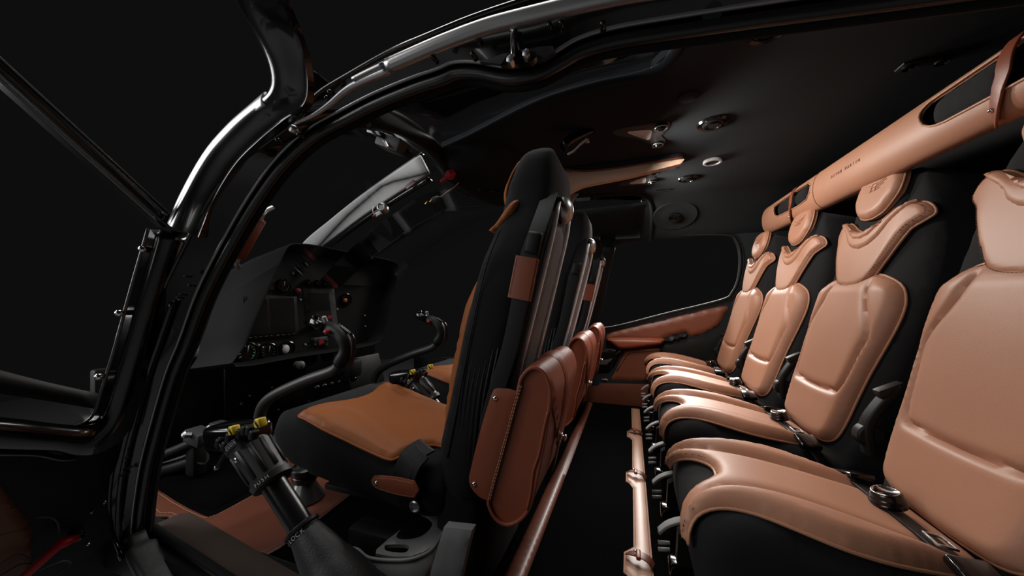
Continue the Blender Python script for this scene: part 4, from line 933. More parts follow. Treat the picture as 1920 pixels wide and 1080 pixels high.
plate('placard', [(657, 647), (671, 645), (672, 651), (658, 653)], LIGHTGREY, 0.003, 0.001)
plate('switch_block', [(503, 525), (516, 524), (518, 546), (503, 547)], PLASTIC, 0.008)
for a, b in ((563, 562), (632, 580), (636, 609), (572, 646), (595, 659), (525, 669), (484, 647), (687, 645), (684, 592), (685, 612), (549, 513)):
    y, z = yz(a, b, XP); mk('panel_screw', *g_lathe((XP, y, z), (1, 0, 0), [(0, 0.0065), (0.004, 0.006), (0.005, 0.002)], 8), LIGHTGREY, dash)

# radio pedestal under the panel
q = PX(640, 712, -1.48)
con = thing('radio_pedestal', 'black radio pedestal with rows of knobs below the instrument panel', 'console', (q.x, q.y, 0))
box('stack', (-1.55, 1.62, 0.27), (0.16, 0.28, 0.18), PLASTIC, con, Matrix.Rotation(math.radians(-15), 3, 'Y').to_quaternion(), 0.01)
box('base', (-1.62, 1.62, 0.12), (0.22, 0.26, 0.24), PLASTIC, con, None, 0.01)
for i in range(2):
    for k in range(6):
        p = PX(592 + k * 14, 712 - k * 3.2 + i * 15, -1.455 + i * 0.012)
        mk('knob', *g_lathe(p, (1, 0, 0.25), [(-0.01, 0.013), (0.012, 0.012), (0.018, 0.009), (0.019, 0.002)], 12), PLASTIC_GLOSS, con)
lathe('turn_knob', PX(560, 684, -1.5), (1, -0.2, 0), [(-0.02, 0.016), (0.01, 0.018), (0.02, 0.02), (0.028, 0.012), (0.03, 0.002)], mat('worn_knob', (0.09, 0.09, 0.09), 0.5), con, 14)
box('cover_box', PX(660, 690, -1.42), (0.06, 0.10, 0.10), PLASTIC, con, None, 0.02)

# ================================================================== flight controls
def build_cyclic():
    Y = 0.89
    root = thing('cyclic_stick', 'stick', 'control stick', (-1.066, Y, 0.0), 'cyclic sticks')
    pts = [PY(572, 905, Y), PY(566, 862, Y), PY(548, 846, Y), PY(515, 832, Y), PY(493, 808, Y), PY(487, 782, Y), PY(496, 757, Y), PY(520, 738, Y), PY(575, 713, Y), PY(625, 695, Y), PY(640, 680, Y)]
    tube('stick_tube', pts, 0.019, mat('stick_paint', (0.02, 0.02, 0.02), 0.45), root, 6, 14)
    g = catmull([PY(636, 684, Y), PY(648, 662, Y), PY(646, 638, Y), PY(632, 622, Y), PY(612, 614, Y)], 5)
    gr = mk('grip', *g_sweep(g, circ(1, 14), [0.021, 0.023, 0.024, 0.024, 0.023, 0.022, 0.021, 0.021, 0.022, 0.023, 0.024, 0.024, 0.024, 0.024, 0.024, 0.024, 0.024, 0.024, 0.023, 0.022, 0.02]), PLASTIC, root)
    v, f = g_box(PY(600, 607, Y - 0.01), (0.055, 0.05, 0.035), Matrix.Rotation(0.4, 3, 'Y').to_quaternion(), 0.010); mk('grip_head', v, f, PLASTIC_GLOSS, gr)
    lathe('hat_switch', PY(592, 600, Y - 0.02), (0.2, -0.2, 1), [(-0.01, 0.010), (0.010, 0.010), (0.014, 0.012), (0.018, 0.008), (0.019, 0.002)], PLASTIC_GLOSS, gr, 12)
    lathe('button', PY(609, 598, Y - 0.028), (0, -0.5, 1), [(-0.01, 0.007), (0.008, 0.007), (0.010, 0.004)], LIGHTGREY, gr, 10)
    lathe('trigger', PY(613, 622, Y - 0.03), (0.3, -1, 0), [(-0.012, 0.008), (0.008, 0.007), (0.010, 0.003)], REDBTN, gr, 10)
    tube('grip_cable', [PY(640, 612, Y), PY(660, 630, Y), PY(664, 660, Y), PY(656, 690, Y)], 0.006, PLASTIC_GLOSS, root, 5, 8)
    b = Vector((pts[0].x, Y, 0))
    lathe('boot', b, (0, 0, 1), [(0.012, 0.060), (0.018, 0.062), (0.05, 0.042), (0.075, 0.030), (0.078, 0.034)], mat('cast_alloy', (0.30, 0.30, 0.30), 0.3, metal=0.9), root, 28)['label'] = 'conical cast alloy base'
    lathe('collar', b + Vector((0, 0, 0.074)), (0, 0, 1), [(0, 0.036), (0.006, 0.040), (0.020, 0.040), (0.024, 0.036), (0.028, 0.044), (0.048, 0.046), (0.054, 0.038), (0.056, 0.022)], RUBBER, root, 28)
    return root
cy0 = build_cyclic(); cy0['label'] = 'black curved cyclic stick in front of the pilot seat, standing on an alloy cone'
c1 = copy_tree(cy0, None, (0, 0.60, 0)); c1['label'] = 'second black curved cyclic stick in front of the middle seat'

def build_collective():
    Y = 0.52
    root = thing('collective_lever', 'lever', 'control lever', PY(640, 1080, Y), 'collective levers')
    A, B = PY(576, 1000, Y), PY(455, 812, Y); ax = (B - A); L = ax.length; ax.normalize()
    at = lambda px, py: PY(px, py, Y)
    up = Vector((0, -1, 0)); sd = ax.cross(up).normalized()
    # suede boot
    bt = catmull([at(690, 1190), at(650, 1118), at(615, 1062), at(590, 1024), at(568, 992)], 5)
    mk('boot', *g_sweep(bt, circ(1, 18), [0.072 - 0.0004 * k * k * 0.3 - 0.0012 * k if k < 11 else 0.0465 - 0.0019 * (k - 10) for k in range(len(bt))]), mat('boot_hide', (0.014, 0.014, 0.0145), 0.5, bump=0.3, scale=250), root)
    p0 = at(569, 994)
    lk = lathe('lock_collar', p0, ax, [(-0.014, 0.030), (0.0, 0.0305), (0.003, 0.034), (0.008, 0.034), (0.010, 0.026), (0.012, 0.025)], PLASTIC, root, 28)
    lathe('tube', p0, ax, [(0.0, 0.0235), (0.14, 0.0235)], mat('satin_black_metal', (0.012, 0.012, 0.012), 0.28, metal=0.3), root, 28)
    g0 = at(515, 906)
    gp = lathe('twist_grip', g0, ax, [(0, 0.026), (0.003, 0.038), (0.016, 0.040), (0.018, 0.036), (0.022, 0.036), (0.100, 0.039), (0.104, 0.039), (0.106, 0.042), (0.118, 0.042), (0.121, 0.036), (0.135, 0.030)], mat('grip_rubber', (0.022, 0.022, 0.022), 0.5, bump=0.1, scale=700), root, 36)
    e2 = ax.cross(sd).normalized()
    for k in range(10):
        a = 2 * math.pi * k / 10; d = sd * math.cos(a) + e2 * math.sin(a); r = 0.0365
        mk('grip_rib', *g_sweep([g0 + ax * 0.026 + d * r, g0 + ax * 0.060 + d * (r + 0.0012), g0 + ax * 0.094 + d * (r + 0.0022)], rrect(0.009, 0.006, 0.002), up=d), MATS['grip_rubber'], gp)
    mk('grip_screw', *g_lathe(g0 + ax * 0.082 + Vector((0, -1, 0)) * 0.037, (0, -1, 0), [(0, 0.006), (0.003, 0.0055), (0.004, 0.002)], 10), CHROME, gp)
    mk('ring', *g_sweep([g0 + ax * 0.119 + (sd * math.cos(t) + e2 * math.sin(t)) * 0.0415 for t in np.linspace(0, 2 * math.pi, 33)[:-1]], circ(0.0008, 5), closed=True), CHROME, gp)
    # switch head
    hc = at(447, 815)
    hd = mk('switch_head', *g_box(hc, (0.135, 0.07, 0.055), Matrix.Rotation(math.radians(-8), 3, 'Y').to_quaternion(), 0.012), PLASTIC_GLOSS, root)
    for k, (px, py) in enumerate(((413, 830), (424, 836), (432, 820), (452, 812), (461, 806), (470, 806), (476, 815))):
        mk('switch', *g_box(PY(px, py, Y - 0.036), (0.012, 0.016, 0.020), Matrix.Rotation(0.3, 3, 'Y').to_quaternion(), 0.003), PLASTIC, hd)
    for px, py in ((439, 806), (488, 792)):
        p = PY(px, py, Y - 0.04)
        cap = mk('striped_cap', *g_box(p, (0.018, 0.016, 0.018), Matrix.Rotation(-0.25, 3, 'Y').to_quaternion(), 0.003), YELLOW, hd); cap['label'] = 'yellow switch guard with a black diagonal stripe'
        mk('stripe', *g_box(p + Vector((0, -0.0082, 0)), (0.018, 0.001, 0.004), Matrix.Rotation(0.75, 3, 'Y').to_quaternion(), 0), PLASTIC_GLOSS, cap)
    mk('guard_wire', *g_sweep(catmull([PY(418, 845, Y - 0.04), PY(409, 825, Y - 0.04), PY(416, 818, Y - 0.03)], 5), circ(0.0014, 6)), STEEL, hd)
    cyl('lever_pin', PY(428, 842, Y), PY(406, 877, Y), 0.006, PLASTIC, hd, 0.004, 10)
    mk('pin_tip', *g_lathe(PY(406, 877, Y), PY(406, 877, Y) - PY(428, 842, Y), [(-0.004, 0.005), (0.003, 0.005), (0.005, 0.003)], 10), STEEL, hd)
    # lettering on the collars, on the side facing the door
    tdir = -sd if sd.x < 0 else sd
    def ring_text(nm, s, base, r, size, par, off):
        tot = len(s)
        for i, ch in enumerate(s):
            if ch == ' ': continue
            ang = (i - (tot - 1) / 2) * size * 0.80 / r + off
            d = up * math.cos(ang) + tdir * math.sin(ang); tan = -up * math.sin(ang) + tdir * math.cos(ang)
            text(nm, ch, base + d * (r + 0.0002), tan, d.cross(tan), size, WHITE, par)
    ring_text('letter', 'T LOCK', p0 + ax * -0.004, 0.0306, 0.0115, lk, 0.15)
    ring_text('letter', 'PUSH', g0 + ax * 0.0095, 0.0397, 0.010, gp, 0.55)
    ring_text('letter', 'CLOSE', g0 + ax * 0.112, 0.0422, 0.009, gp, 0.35)
    return root
co0 = build_collective(); co0['label'] = 'black collective lever with twist grip and yellow striped switches nearest the camera'
c1 = copy_tree(co0, None, (0, 0.615, 0)); c1['label'] = 'far collective lever with yellow switches behind the pilot cushion'

# pedals
pd = thing('rudder_pedals', 'dark tubular rudder pedals on the cockpit floor left of the collective lever', 'pedals', (-1.55, 0.86, 0.0))
P = lambda a, b, Y: PY(a, b, Y)
tube('cross_tube', [P(285, 862, 0.80), P(330, 845, 0.82), P(372, 826, 0.84)], 0.020, PLASTIC, pd, 4, 12)
tube('lower_tube', [P(290, 885, 0.82), P(340, 872, 0.84), P(380, 858, 0.86)], 0.026, PLASTIC, pd, 4, 12)
box('pivot_block', P(374, 818, 0.83), (0.09, 0.06, 0.05), GREYPL, pd, Matrix.Rotation(0.15, 3, 'Y').to_quaternion(), 0.008)
box('support', P(368, 858, 0.85), (0.055, 0.05, 0.13), PLASTIC, pd, None, 0.012)
box('pivot_block', P(412, 800, 0.92), (0.06, 0.05, 0.04), GREYPL, pd, None, 0.008)
lathe('bolt', P(350, 815, 0.79), (0, -1, 0.4), [(-0.01, 0.012), (0.01, 0.012), (0.014, 0.006)], STEEL, pd, 8)
lathe('bolt', P(394, 803, 0.90), (0, -1, 0.4), [(-0.01, 0.012), (0.01, 0.012), (0.014, 0.006)], STEEL, pd, 8)
# forward bulkhead below the panel with screws
structure(box('wall_front', (-1.93, 1.45, 0.22), (0.04, 1.5, 0.44), PLASTIC, None, None, 0.01))
kp = thing('kick_plate', 'dark footwell plate with small screws below the instrument panel', 'plate', (-1.80, 1.28, 0.0))
box('plate', (-1.80, 1.28, 0.20), (0.012, 0.42, 0.40), PANELM, kp, None, 0.004)
for a, b in ((468, 742), (452, 757), (508, 744), (522, 768), (579, 752), (510, 726)):
    lathe('screw', PX(a, b, -1.794), (1, 0, 0), [(-0.002, 0.006), (0.003, 0.005), (0.004, 0.002)], LIGHTGREY, kp, 8)
# cockpit floor mat
zm = 0.006
mo = smooth2([(lambda p: (p.x, p.y))(PZ(a, b, zm)) for a, b in [(280, 924), (292, 916), (330, 940), (381, 966), (405, 965), (470, 930), (556, 886), (478, 852), (490, 842), (560, 866), (640, 888), (676, 905), (660, 925), (560, 1003), (500, 1041), (452, 1053), (420, 1047), (345, 988), (313, 968), (290, 968), (275, 945)]], 2)
fm = thing('cockpit_mat', 'reddish brown stitched leather mat on the cockpit floor', 'floor mat', (-1.2, 0.75, 0))
mt = pillow('mat_leather', mo, lambda u, v, h: Vector((u, v, zm + h)), SADDLE_DARK, fm, h=0.005, edge=0.006, thick=0.004, sp=0.02)
io = inset(mo, 0.012); stitches('stitching', [io + [io[0]]], lambda u, v, h: Vector((u, v, zm + 0.0052)), STITCH_LIGHT, mt, pitch=0.009, ln=0.006, r=0.0007)
rn = thing('footwell_carpet', 'thick black carpet pad in the pilot footwell, framed by the leather mat', 'carpet', (-1.5, 0.95, 0))
pillow('pad', smooth2([(lambda p: (p.x, p.y))(PZ(a, b, 0.002)) for a, b in [(300, 906), (335, 930), (383, 953), (405, 952), (462, 922), (530, 884), (495, 866), (430, 852), (325, 864)]], 2), lambda u, v, h: Vector((u, v, 0.002 + h)), CARPET, rn, h=0.02, edge=0.04, thick=0.001, sp=0.03)
# ================================================================== roof furniture and windshield bow
bow = catmull([PY(600, 232, 0.54), PY(650, 215, 0.57), PY(700, 217, 0.66), PY(760, 240, 0.88), PY(815, 282, 1.14), PY(856, 330, 1.28)], 6)
structure(mk('trim_10', *g_sweep(bow, rrect(0.050, 0.055, 0.015), up=(0.4, 0, 1)), PLASTIC))
bow2 = catmull([PY(856, 330, 1.28), PY(868, 350, 1.55), PY(872, 368, 1.85), PY(880, 362, 2.10)], 5)
structure(mk('trim_11', *g_sweep(bow2, rrect(0.10, 0.06, 0.02), up=(0.4, 0, 1)), HEADLINER))
# centre post of the windshield
T, B = Vector((-0.86, 1.30, 1.305)), PX(583, 462, -1.75)
pt = [B + Vector((-0.12, 0.02, -0.10)), B, B * 0.75 + T * 0.25 + Vector((0, 0, 0.012)), B * 0.5 + T * 0.5 + Vector((0, 0, 0.018)), B * 0.25 + T * 0.75 + Vector((0, 0, 0.012)), T]
w = thing('windshield_post', 'light grey painted centre post of the windshield, sloping down to the panel hood', 'post', B)
mk('post_face', *g_sweep(catmull(pt, 6), rrect(0.085, 0.020, 0.008), up=(0.5, -0.8, -0.2)), POSTM, w)
mk('post_gasket', *g_sweep([p + Vector((0.01, 0.03, -0.055)) for p in catmull(pt, 6)], rrect(0.022, 0.02, 0.006), up=(0.5, -0.8, -0.2)), PLASTIC_GLOSS, w)
mk('post_gasket', *g_sweep([p + Vector((-0.01, 0.0, 0.050)) for p in catmull(pt, 6)], rrect(0.012, 0.02, 0.004), up=(0.5, -0.8, -0.2)), PLASTIC_GLOSS, w)
q = PX(769, 346, -0.95); box('placard', q, (0.05, 0.003, 0.02), mat('placard_pink', (0.12, 0.06, 0.055), 0.5), w, Matrix.Rotation(-0.5, 3, 'Y').to_quaternion(), 0.001)
q = PX(713, 390, -1.15)
cp = thing('standby_compass', 'small grey standby compass hanging below the windshield post', 'compass', q)
lathe('housing', q + Vector((0, 0.03, 0)), (0.4, -1, 0), [(-0.01, 0.010), (0.0, 0.022), (0.02, 0.028), (0.04, 0.026), (0.05, 0.020), (0.052, 0.016), (0.046, 0.012)], STEEL, cp, 20)
tube('hanger', [q + Vector((-0.01, 0.02, 0.03)), q + Vector((-0.02, 0.015, 0.05)), q + Vector((-0.03, 0.02, 0.075))], 0.005, STEEL, cp, 4, 8)
box('card', q + Vector((0.0, -0.012, -0.03)), (0.035, 0.012, 0.022), LIGHTGREY, cp, Matrix.Rotation(-0.4, 3, 'Y').to_quaternion(), 0.003)
tube('lamp_wire', [q + Vector((-0.03, 0, -0.035)), q + Vector((-0.045, 0, -0.01)), q + Vector((-0.05, 0.01, 0.02))], 0.003, STEEL, cp, 4, 6)
cyl('adjuster', q + Vector((-0.03, -0.015, -0.042)), q + Vector((-0.012, -0.02, -0.036)), 0.004, REDBTN, cp)
# outside air unit under the near part of the bow
q = PY(738, 272, 0.86)
oa = thing('sensor_box', 'grey sensor box bolted under the near windshield bow', 'sensor', q)
box('case', q, (0.09, 0.06, 0.040), GREYPL, oa, Matrix.Rotation(0.42, 3, 'Y').to_quaternion(), 0.006)
tube('bracket_arm', [PY(716, 262, 0.84), PY(722, 266, 0.83), PY(728, 277, 0.82)], 0.005, STEEL, oa, 4, 8)
box('fin_block', PY(712, 254, 0.84), (0.06, 0.05, 0.016), PLASTIC_GLOSS, oa, Matrix.Rotation(0.42, 3, 'Y').to_quaternion(), 0.004)
lathe('knob', PY(765, 288, 0.88), (0, -1, 0), [(-0.01, 0.012), (0.01, 0.012), (0.014, 0.006)], PLASTIC, oa, 12)
q = PY(691, 229, 0.60); ck = thing('roof_clip', 'small dark clip with a bright tip at the start of the windshield bow', 'clip', q)
cyl('clip_pin', q + Vector((0, 0, -0.008)), q + Vector((0, 0, 0.010)), 0.005, STEEL, ck); box('clip_base', q + Vector((0.012, 0, 0.004)), (0.03, 0.02, 0.012), PLASTIC, ck, None, 0.003)
# roof pod with air outlet
zR = 1.30
pod_ol = smooth2([(-0.70, 1.17), (-0.55, 1.13), (-0.42, 1.25), (-0.42, 1.70), (-0.55, 1.83), (-0.72, 1.80), (-0.80, 1.60), (-0.80, 1.32)], 3)
pod = thing('roof_pod', 'black roof pod between the two windshield halves, carrying a round air outlet', 'roof console', (-0.6, 1.45, 1.2))
pillow('pod_shell', pod_ol, lambda u, v, h: Vector((u, v, 1.285 - h)), HEADLINER, pod, h=0.07, edge=0.12, thick=0.012, sp=0.03)
q = PY(897, 313, 1.30); ax = Vector((0.15, -1.0, -0.35))
ov = lathe('air_outlet', q, ax, [(-0.03, 0.030), (0.0, 0.034), (0.004, 0.032), (0.0, 0.028), (-0.012, 0.026), (-0.012, 0.002)], PLASTIC_GLOSS, pod, 32)
for k in (-1, 0, 1): mk('vane', *g_box(q + Vector((0, 0.012, k * 0.014)), (0.046, 0.006, 0.002), None, 0, 1), PLASTIC, ov)
mk('outlet_ring', *g_lathe(q, ax, [(0.001, 0.0335), (0.004, 0.033), (0.004, 0.0315), (0.001, 0.031)], 36), GREYPL, ov)
q = PY(838, 333, 1.22)
rh = thing('red_roof_handle', 'bright red emergency handle on the roof pod', 'handle', q)
lathe('knob', q + Vector((0.02, 0, 0.012)), Vector((-0.8, -0.1, -0.5)), [(-0.018, 0.010), (0, 0.020), (0.016, 0.018), (0.024, 0.008), (0.05, 0.0065), (0.055, 0.004)], RED, rh, 14)
q = PY(812, 378, 1.25)
gl = thing('gold_tip_lever', 'thin roof lever with a dark knob and gold bars', 'lever', q)
lathe('knob', PY(822, 372, 1.25), PY(794, 384, 1.25) - PY(822, 372, 1.25), [(-0.012, 0.004), (0, 0.012), (0.022, 0.014), (0.034, 0.010), (0.038, 0.003)], GREYPL, gl, 14)
for k in (0, 1): box('gold_bar', PY(799 + 9 * k, 380 - 4 * k, 1.235), (0.016, 0.002, 0.005), GOLD, gl, Matrix.Rotation(0.8, 3, 'Y').to_quaternion() if 0 else Matrix.Rotation(-0.7, 3, 'Y').to_quaternion(), 0.001)
tube('shaft', [PY(822, 372, 1.25), PY(840, 360, 1.26), PY(860, 342, 1.29)], 0.004, STEEL, gl, 4, 8)
q = PY(905, 353, 1.45); hb = thing('wire_bundle', 'tangle of thin black wires and a clip behind the air outlet', 'wiring', q)
for k in range(4): tube('wire', [PY(876 + 4 * k, 346 + k, 1.45), PY(893, 350 + 2 * k, 1.44), PY(905 + 3 * k, 348 + 3 * k, 1.45), PY(930 + 2 * k, 354 + 2 * k, 1.47)], 0.004, PLASTIC_GLOSS, hb, 5, 6)
lathe('jack', PY(898, 353, 1.43), (0.3, -1, 0), [(-0.01, 0.009), (0.01, 0.009), (0.012, 0.004)], GREYPL, hb, 10)

# triangular ceiling brackets
def bracket(pxo, pxi, studs, label):
    zz = zc(PZ(*pxo[0], 1.288).y) - 0.014
    o = smooth2([(lambda p: (p.x, p.y))(PZ(a, b, zz)) for a, b in pxo], 2); i = smooth2([(lambda p: (p.x, p.y))(PZ(a, b, zz)) for a, b in pxi], 3)
    c = np.array(o).mean(0); t = thing('ceiling_bracket', label, 'bracket', (c[0], c[1], zz), 'triangular brackets on the ceiling')
    m = lambda u, v, h: Vector((u, v, zz - h))
    pillow('plate', o, m, GREYPL, t, h=0.005, edge=0.006, thick=0.004, sp=0.02); pillow('pale_inlay', i, lambda u, v, h: m(u, v, h + 0.005), WHITE, t, h=0.004, edge=0.004, thick=0.002, sp=0.015)
    for a, b in studs:
        p = PZ(a, b, zz - 0.008); bl = lathe('stud', p, (0, 0, -1), [(-0.006, 0.019), (0.004, 0.018), (0.005, 0.012), (0.010, 0.010), (0.011, 0.004)], PLASTIC_GLOSS, t, 18)
        mk('stud_ring', *g_lathe(p, (0, 0, -1), [(0.002, 0.0205), (0.005, 0.020), (0.005, 0.017), (0.002, 0.0165)], 20), STEEL, bl)
    return t
bracket([(1150, 250), (1156, 243), (1228, 231), (1255, 229), (1252, 244), (1240, 255), (1248, 262), (1244, 272), (1232, 277), (1200, 262), (1160, 255)], [(1177, 247), (1190, 243), (1220, 241), (1222, 246), (1219, 258), (1214, 260)], [(1240, 238), (1233, 271)], 'dark triangular ceiling bracket with a pale inlay, on the near side of the tan fin')
bracket([(1160, 346), (1164, 342), (1200, 331), (1222, 322), (1236, 320), (1233, 327), (1227, 331), (1233, 335), (1230, 341), (1222, 345), (1190, 348), (1164, 349)], [(1178, 343), (1205, 332), (1211, 332), (1211, 339), (1206, 342)], [(1226, 323), (1223, 341)], 'dark triangular ceiling bracket with a pale inlay, beyond the tan fin')
# tan leather fin along the roof centre line
yc = 1.50
def cl(px, py): p = PY(px, py, yc); return (p.x, p.z)
fin = thing('roof_fin', 'pale tan leather covered fin along the middle of the ceiling, above the cockpit seats', 'roof fin', (-0.05, yc, 1.2))
fo = smooth2([cl(*p) for p in [(1040, 314), (1060, 318), (1095, 322), (1150, 317), (1220, 306), (1278, 297), (1280, 302), (1276, 307)]], 2, False) + smooth2([cl(*p) for p in [(1240, 316), (1180, 331), (1120, 343), (1090, 350), (1070, 360), (1048, 369), (1038, 372)]], 2, False)
pillow('leather_side', fo, lambda u, w, h: Vector((u, yc - h, w)), BEIGE, fin, h=0.006, edge=0.006, thick=0.03, sp=0.015)
te = catmull([Vector((a, yc - 0.004, b)) for a, b in [cl(1040, 313), cl(1060, 317), cl(1095, 321), cl(1150, 316), cl(1220, 305), cl(1280, 296)]], 5)
mk('edge_piping', *g_sweep(te, circ(0.005, 8)), SADDLE_DARK, fin)
mk('fin_root', *g_ribbon([p + Vector((0, 0.0, 0.0)) for p in te], [Vector((p.x, yc, 1.30)) for p in te], (0, 0.12, 0)), HEADLINER, fin)
sw = thing('roof_wedge', 'small pale grey triangular tab just above the middle cockpit seat', 'tab', PY(1078, 371, 1.75))
pillow('tab', [(lambda p: (p.x, p.z))(PY(a, b, 1.75)) for a, b in [(1067, 364), (1085, 363), (1077, 372), (1071, 384)]], lambda u, w, h: Vector((u, 1.75 - h, w)), LIGHTGREY, sw, h=0.003, edge=0.004, thick=0.01, sp=0.02)
# headset hook
q = PY(1082, 268, 1.18); hk = thing('headset_hook', 'black headset hook with a curved silver clip under the ceiling', 'hook', q)
mk('hook_body', *g_sweep(catmull([PY(1056, 275, 1.16), PY(1070, 262, 1.17), (PY(1088, 254, 1.18)), PY(1112, 245, 1.20)], 5), rrect(0.045, 0.030, 0.010), [1.0] * 6 + [1 - 0.06 * k for k in range(10)]), PLASTIC_GLOSS, hk)
mk('silver_clip', *g_sweep(catmull([PY(1064, 290, 1.14), PY(1076, 283, 1.14), PY(1086, 273, 1.14), PY(1097, 264, 1.14), PY(1103, 262, 1.14)], 5), rrect(0.020, 0.005, 0.002), up=(-0.4, -0.3, 1)), LIGHTGREY, hk)['label'] = 'curved silver clip'
mk('clip_hinge', *g_box(PY(1101, 263, 1.15), (0.014, 0.014, 0.018), None, 0.003), STEEL, hk)
# round speaker dish on the far roof curve, small slots and sockets
q = PY(1265, 407, 2.26)
sp_ = thing('roof_speaker', 'round speaker in a shallow dish high on the far side, above the far window', 'speaker', q)
ax = Vector((0, -0.55, -1)).normalized()
lathe('dish', q - ax * 0.012, ax, [(0.0, 0.02), (0.004, 0.10), (0.008, 0.12), (0.003, 0.125)], HEADLINER, sp_, 36)
lathe('rim', q, ax, [(-0.004, 0.034), (0.008, 0.036), (0.011, 0.032), (0.006, 0.026), (0.009, 0.022), (0.004, 0.016), (0.006, 0.010), (0.006, 0.002)], PLASTIC_GLOSS, sp_, 32)
for px, py, lab in ((1242, 358, 'thin dark slot in the headliner left of the other slot'), (1355, 364, 'thin dark slot in the headliner near the amber marker light')):
    p = PZ(px, py, 1.284); s = thing('ceiling_slot', lab, 'slot', p, 'slots in the far headliner')
    box('slot_insert', p, (0.07, 0.02, 0.008), PLASTIC_GLOSS, s, None, 0.004); box('slot_lip', p + Vector((0, -0.011, -0.002)), (0.075, 0.004, 0.008), HEADLINER, s, None, 0.001)
for px, py, lab in ((1292, 182, 'round dark cap in the headliner beside the roof window corner'), ):
    p = PZ(px, py, 1.285); s = thing('round_cap', lab, 'cap', p); lathe('cap', p, (0, 0, -1), [(-0.01, 0.028), (0.002, 0.028), (0.004, 0.024), (0.004, 0.002)], HEADLINER, s, 20)
for base, lab in (((1735, 118), 'pair of dark sockets in the headliner near the overhead bar'), ((1437, 368), 'pair of small dark sockets in the headliner at the far end of the bar')):
    p = PZ(*base, 1.284); s = thing('socket_plate', lab, 'sockets', p); sc = 1.0
    box('plate', p, (0.10, 0.035, 0.006), PLASTIC, s, None, 0.003)
    for k in (-1, 1): lathe('socket', p + Vector((k * 0.03, 0, -0.002)), (0, 0, -1), [(0, 0.014), (0.006, 0.013), (0.002, 0.009), (0.002, 0.002)], PLASTIC_GLOSS, s, 16)
# leather grab handle on the A pillar
A, B = PY(446, 484, 0.57), PY(487, 411, 0.57)
gh = thing('grab_handle', 'reddish leather wrapped grab handle on the near windshield pillar', 'handle', A)
ax = (B - A).normalized()
tube('rod', [A + Vector((-0.03, 0.02, -0.02)), A, B, B + Vector((0.003, 0.01, 0.02)), B + Vector((0, 0.03, 0.035))], 0.006, STEEL, gh, 4, 10)
gs = mk('leather_sleeve', *g_sweep([A + ax * 0.004, A * 0.5 + B * 0.5, B - ax * 0.002], rrect(0.026, 0.020, 0.006)), mat('woven_leather', (0.24, 0.06, 0.03), 0.55, bump=1.0, scale=300), gh)
# ================================================================== OPEN NEAR FRONT DOOR, swung forward
def D(px, py, off=0.0):
    r = ray(px, py); d = -(1.03 + off) / (r[0] - 0.40 * r[2]); return Vector((r[0] * d, r[1] * d, CZ + r[2] * d))
door = thing('open_cockpit_door', 'glossy black cockpit door swung open at the left, with window frame and leather pocket', 'door', D(200, 1080))
edge = catmull([D(-150, 775), D(0, 790), D(60, 797), D(125, 801), D(160, 791), D(178, 772), D(190, 735), D(215, 655), D(245, 545), D(278, 430)], 6)
out = catmull([D(-150, 840), D(0, 846), D(70, 848), D(119, 857), D(156, 850), D(198, 821), D(225, 765), D(252, 665), D(290, 560), D(338, 440)], 6)
mk('window_frame', *g_ribbon(edge, out, (0.03, 0.02, 0)), PAINT, door)
mk('window_seal', *g_sweep([p + Vector((0.004, -0.002, 0)) for p in edge], circ(0.003, 8)), mat('seal_edge', (0.12, 0.12, 0.12), 0.3, metal=0.5), door)
mk('frame_bead', *g_sweep([p + Vector((0.012, -0.004, 0)) for p in out], circ(0.006, 8)), PAINT, door)
mk('frame_groove', *g_sweep(catmull([D(-150, 815, -0.01), D(0, 824, -0.01), D(70, 826, -0.01), D(120, 828, -0.01), D(150, 820, -0.01), D(190, 790, -0.01), D(222, 715, -0.01), D(258, 610, -0.01), D(300, 470, -0.01)], 6), circ(0.003, 8)), PAINT, door)
for a, b in ((268, 467), (224, 587), (186, 706)):
    mk('bolt', *g_lathe(D(a, b, -0.004), (0.9, -0.45, 0), [(-0.01, 0.0075), (0.004, 0.007), (0.007, 0.003)], 10), CHROME, door)
lowp = [D(a, b) for a, b in [(-160, 850), (0, 850), (119, 860), (156, 853), (205, 818), (226, 800), (218, 860), (207, 945), (212, 1005), (235, 1050), (260, 1130), (-160, 1130)]]
u0 = D(0, 960); eu = (D(200, 960) - u0).normalized(); ev = (D(0, 850) - u0); ev = (ev - eu * ev.dot(eu)).normalized()
lo2 = [((p - u0).dot(eu), (p - u0).dot(ev)) for p in lowp]; nn = eu.cross(ev)
dm = lambda u, v, h: u0 + eu * u + ev * v + nn * h
if nn.dot(Vector((0, 0, CZ)) - u0) < 0: dmf = lambda u, v, h: u0 + eu * u + ev * v - nn * h
else: dmf = dm
lowpan = pillow('inner_panel', lo2, dmf, PLASTIC, door, h=0.004, edge=0.01, thick=0.03, sp=0.05)
def D2(l): return [((D(a, b) - u0).dot(eu), (D(a, b) - u0).dot(ev)) for a, b in l]
pkt = pillow('leather_pocket', D2([(-60, 830), (2, 908), (55, 975), (61, 992), (60, 1030), (50, 1100), (-60, 1100)]), dmf, mat('door_pocket_leather', (0.13, 0.045, 0.018), 0.5), door, h=0.014, edge=0.012, thick=-0.002, sp=0.009); pkt['label'] = 'dark brown leather door pocket'
stitches('stitching', [D2([(-20, 1000), (20, 990), (58, 985)])], dmf, STITCH, pkt, h=0.0145)
hnd = mk('pull_handle', *g_sweep(catmull([D(140, 1008, -0.03), D(115, 1020, -0.045), D(80, 1050, -0.05), D(40, 1085, -0.05), D(10, 1110, -0.05)], 5), rrect(0.022, 0.014, 0.005), [0.9] + [1.15] * 5 + [0.8] * 30), RED, door); hnd['label'] = 'red door release handle'
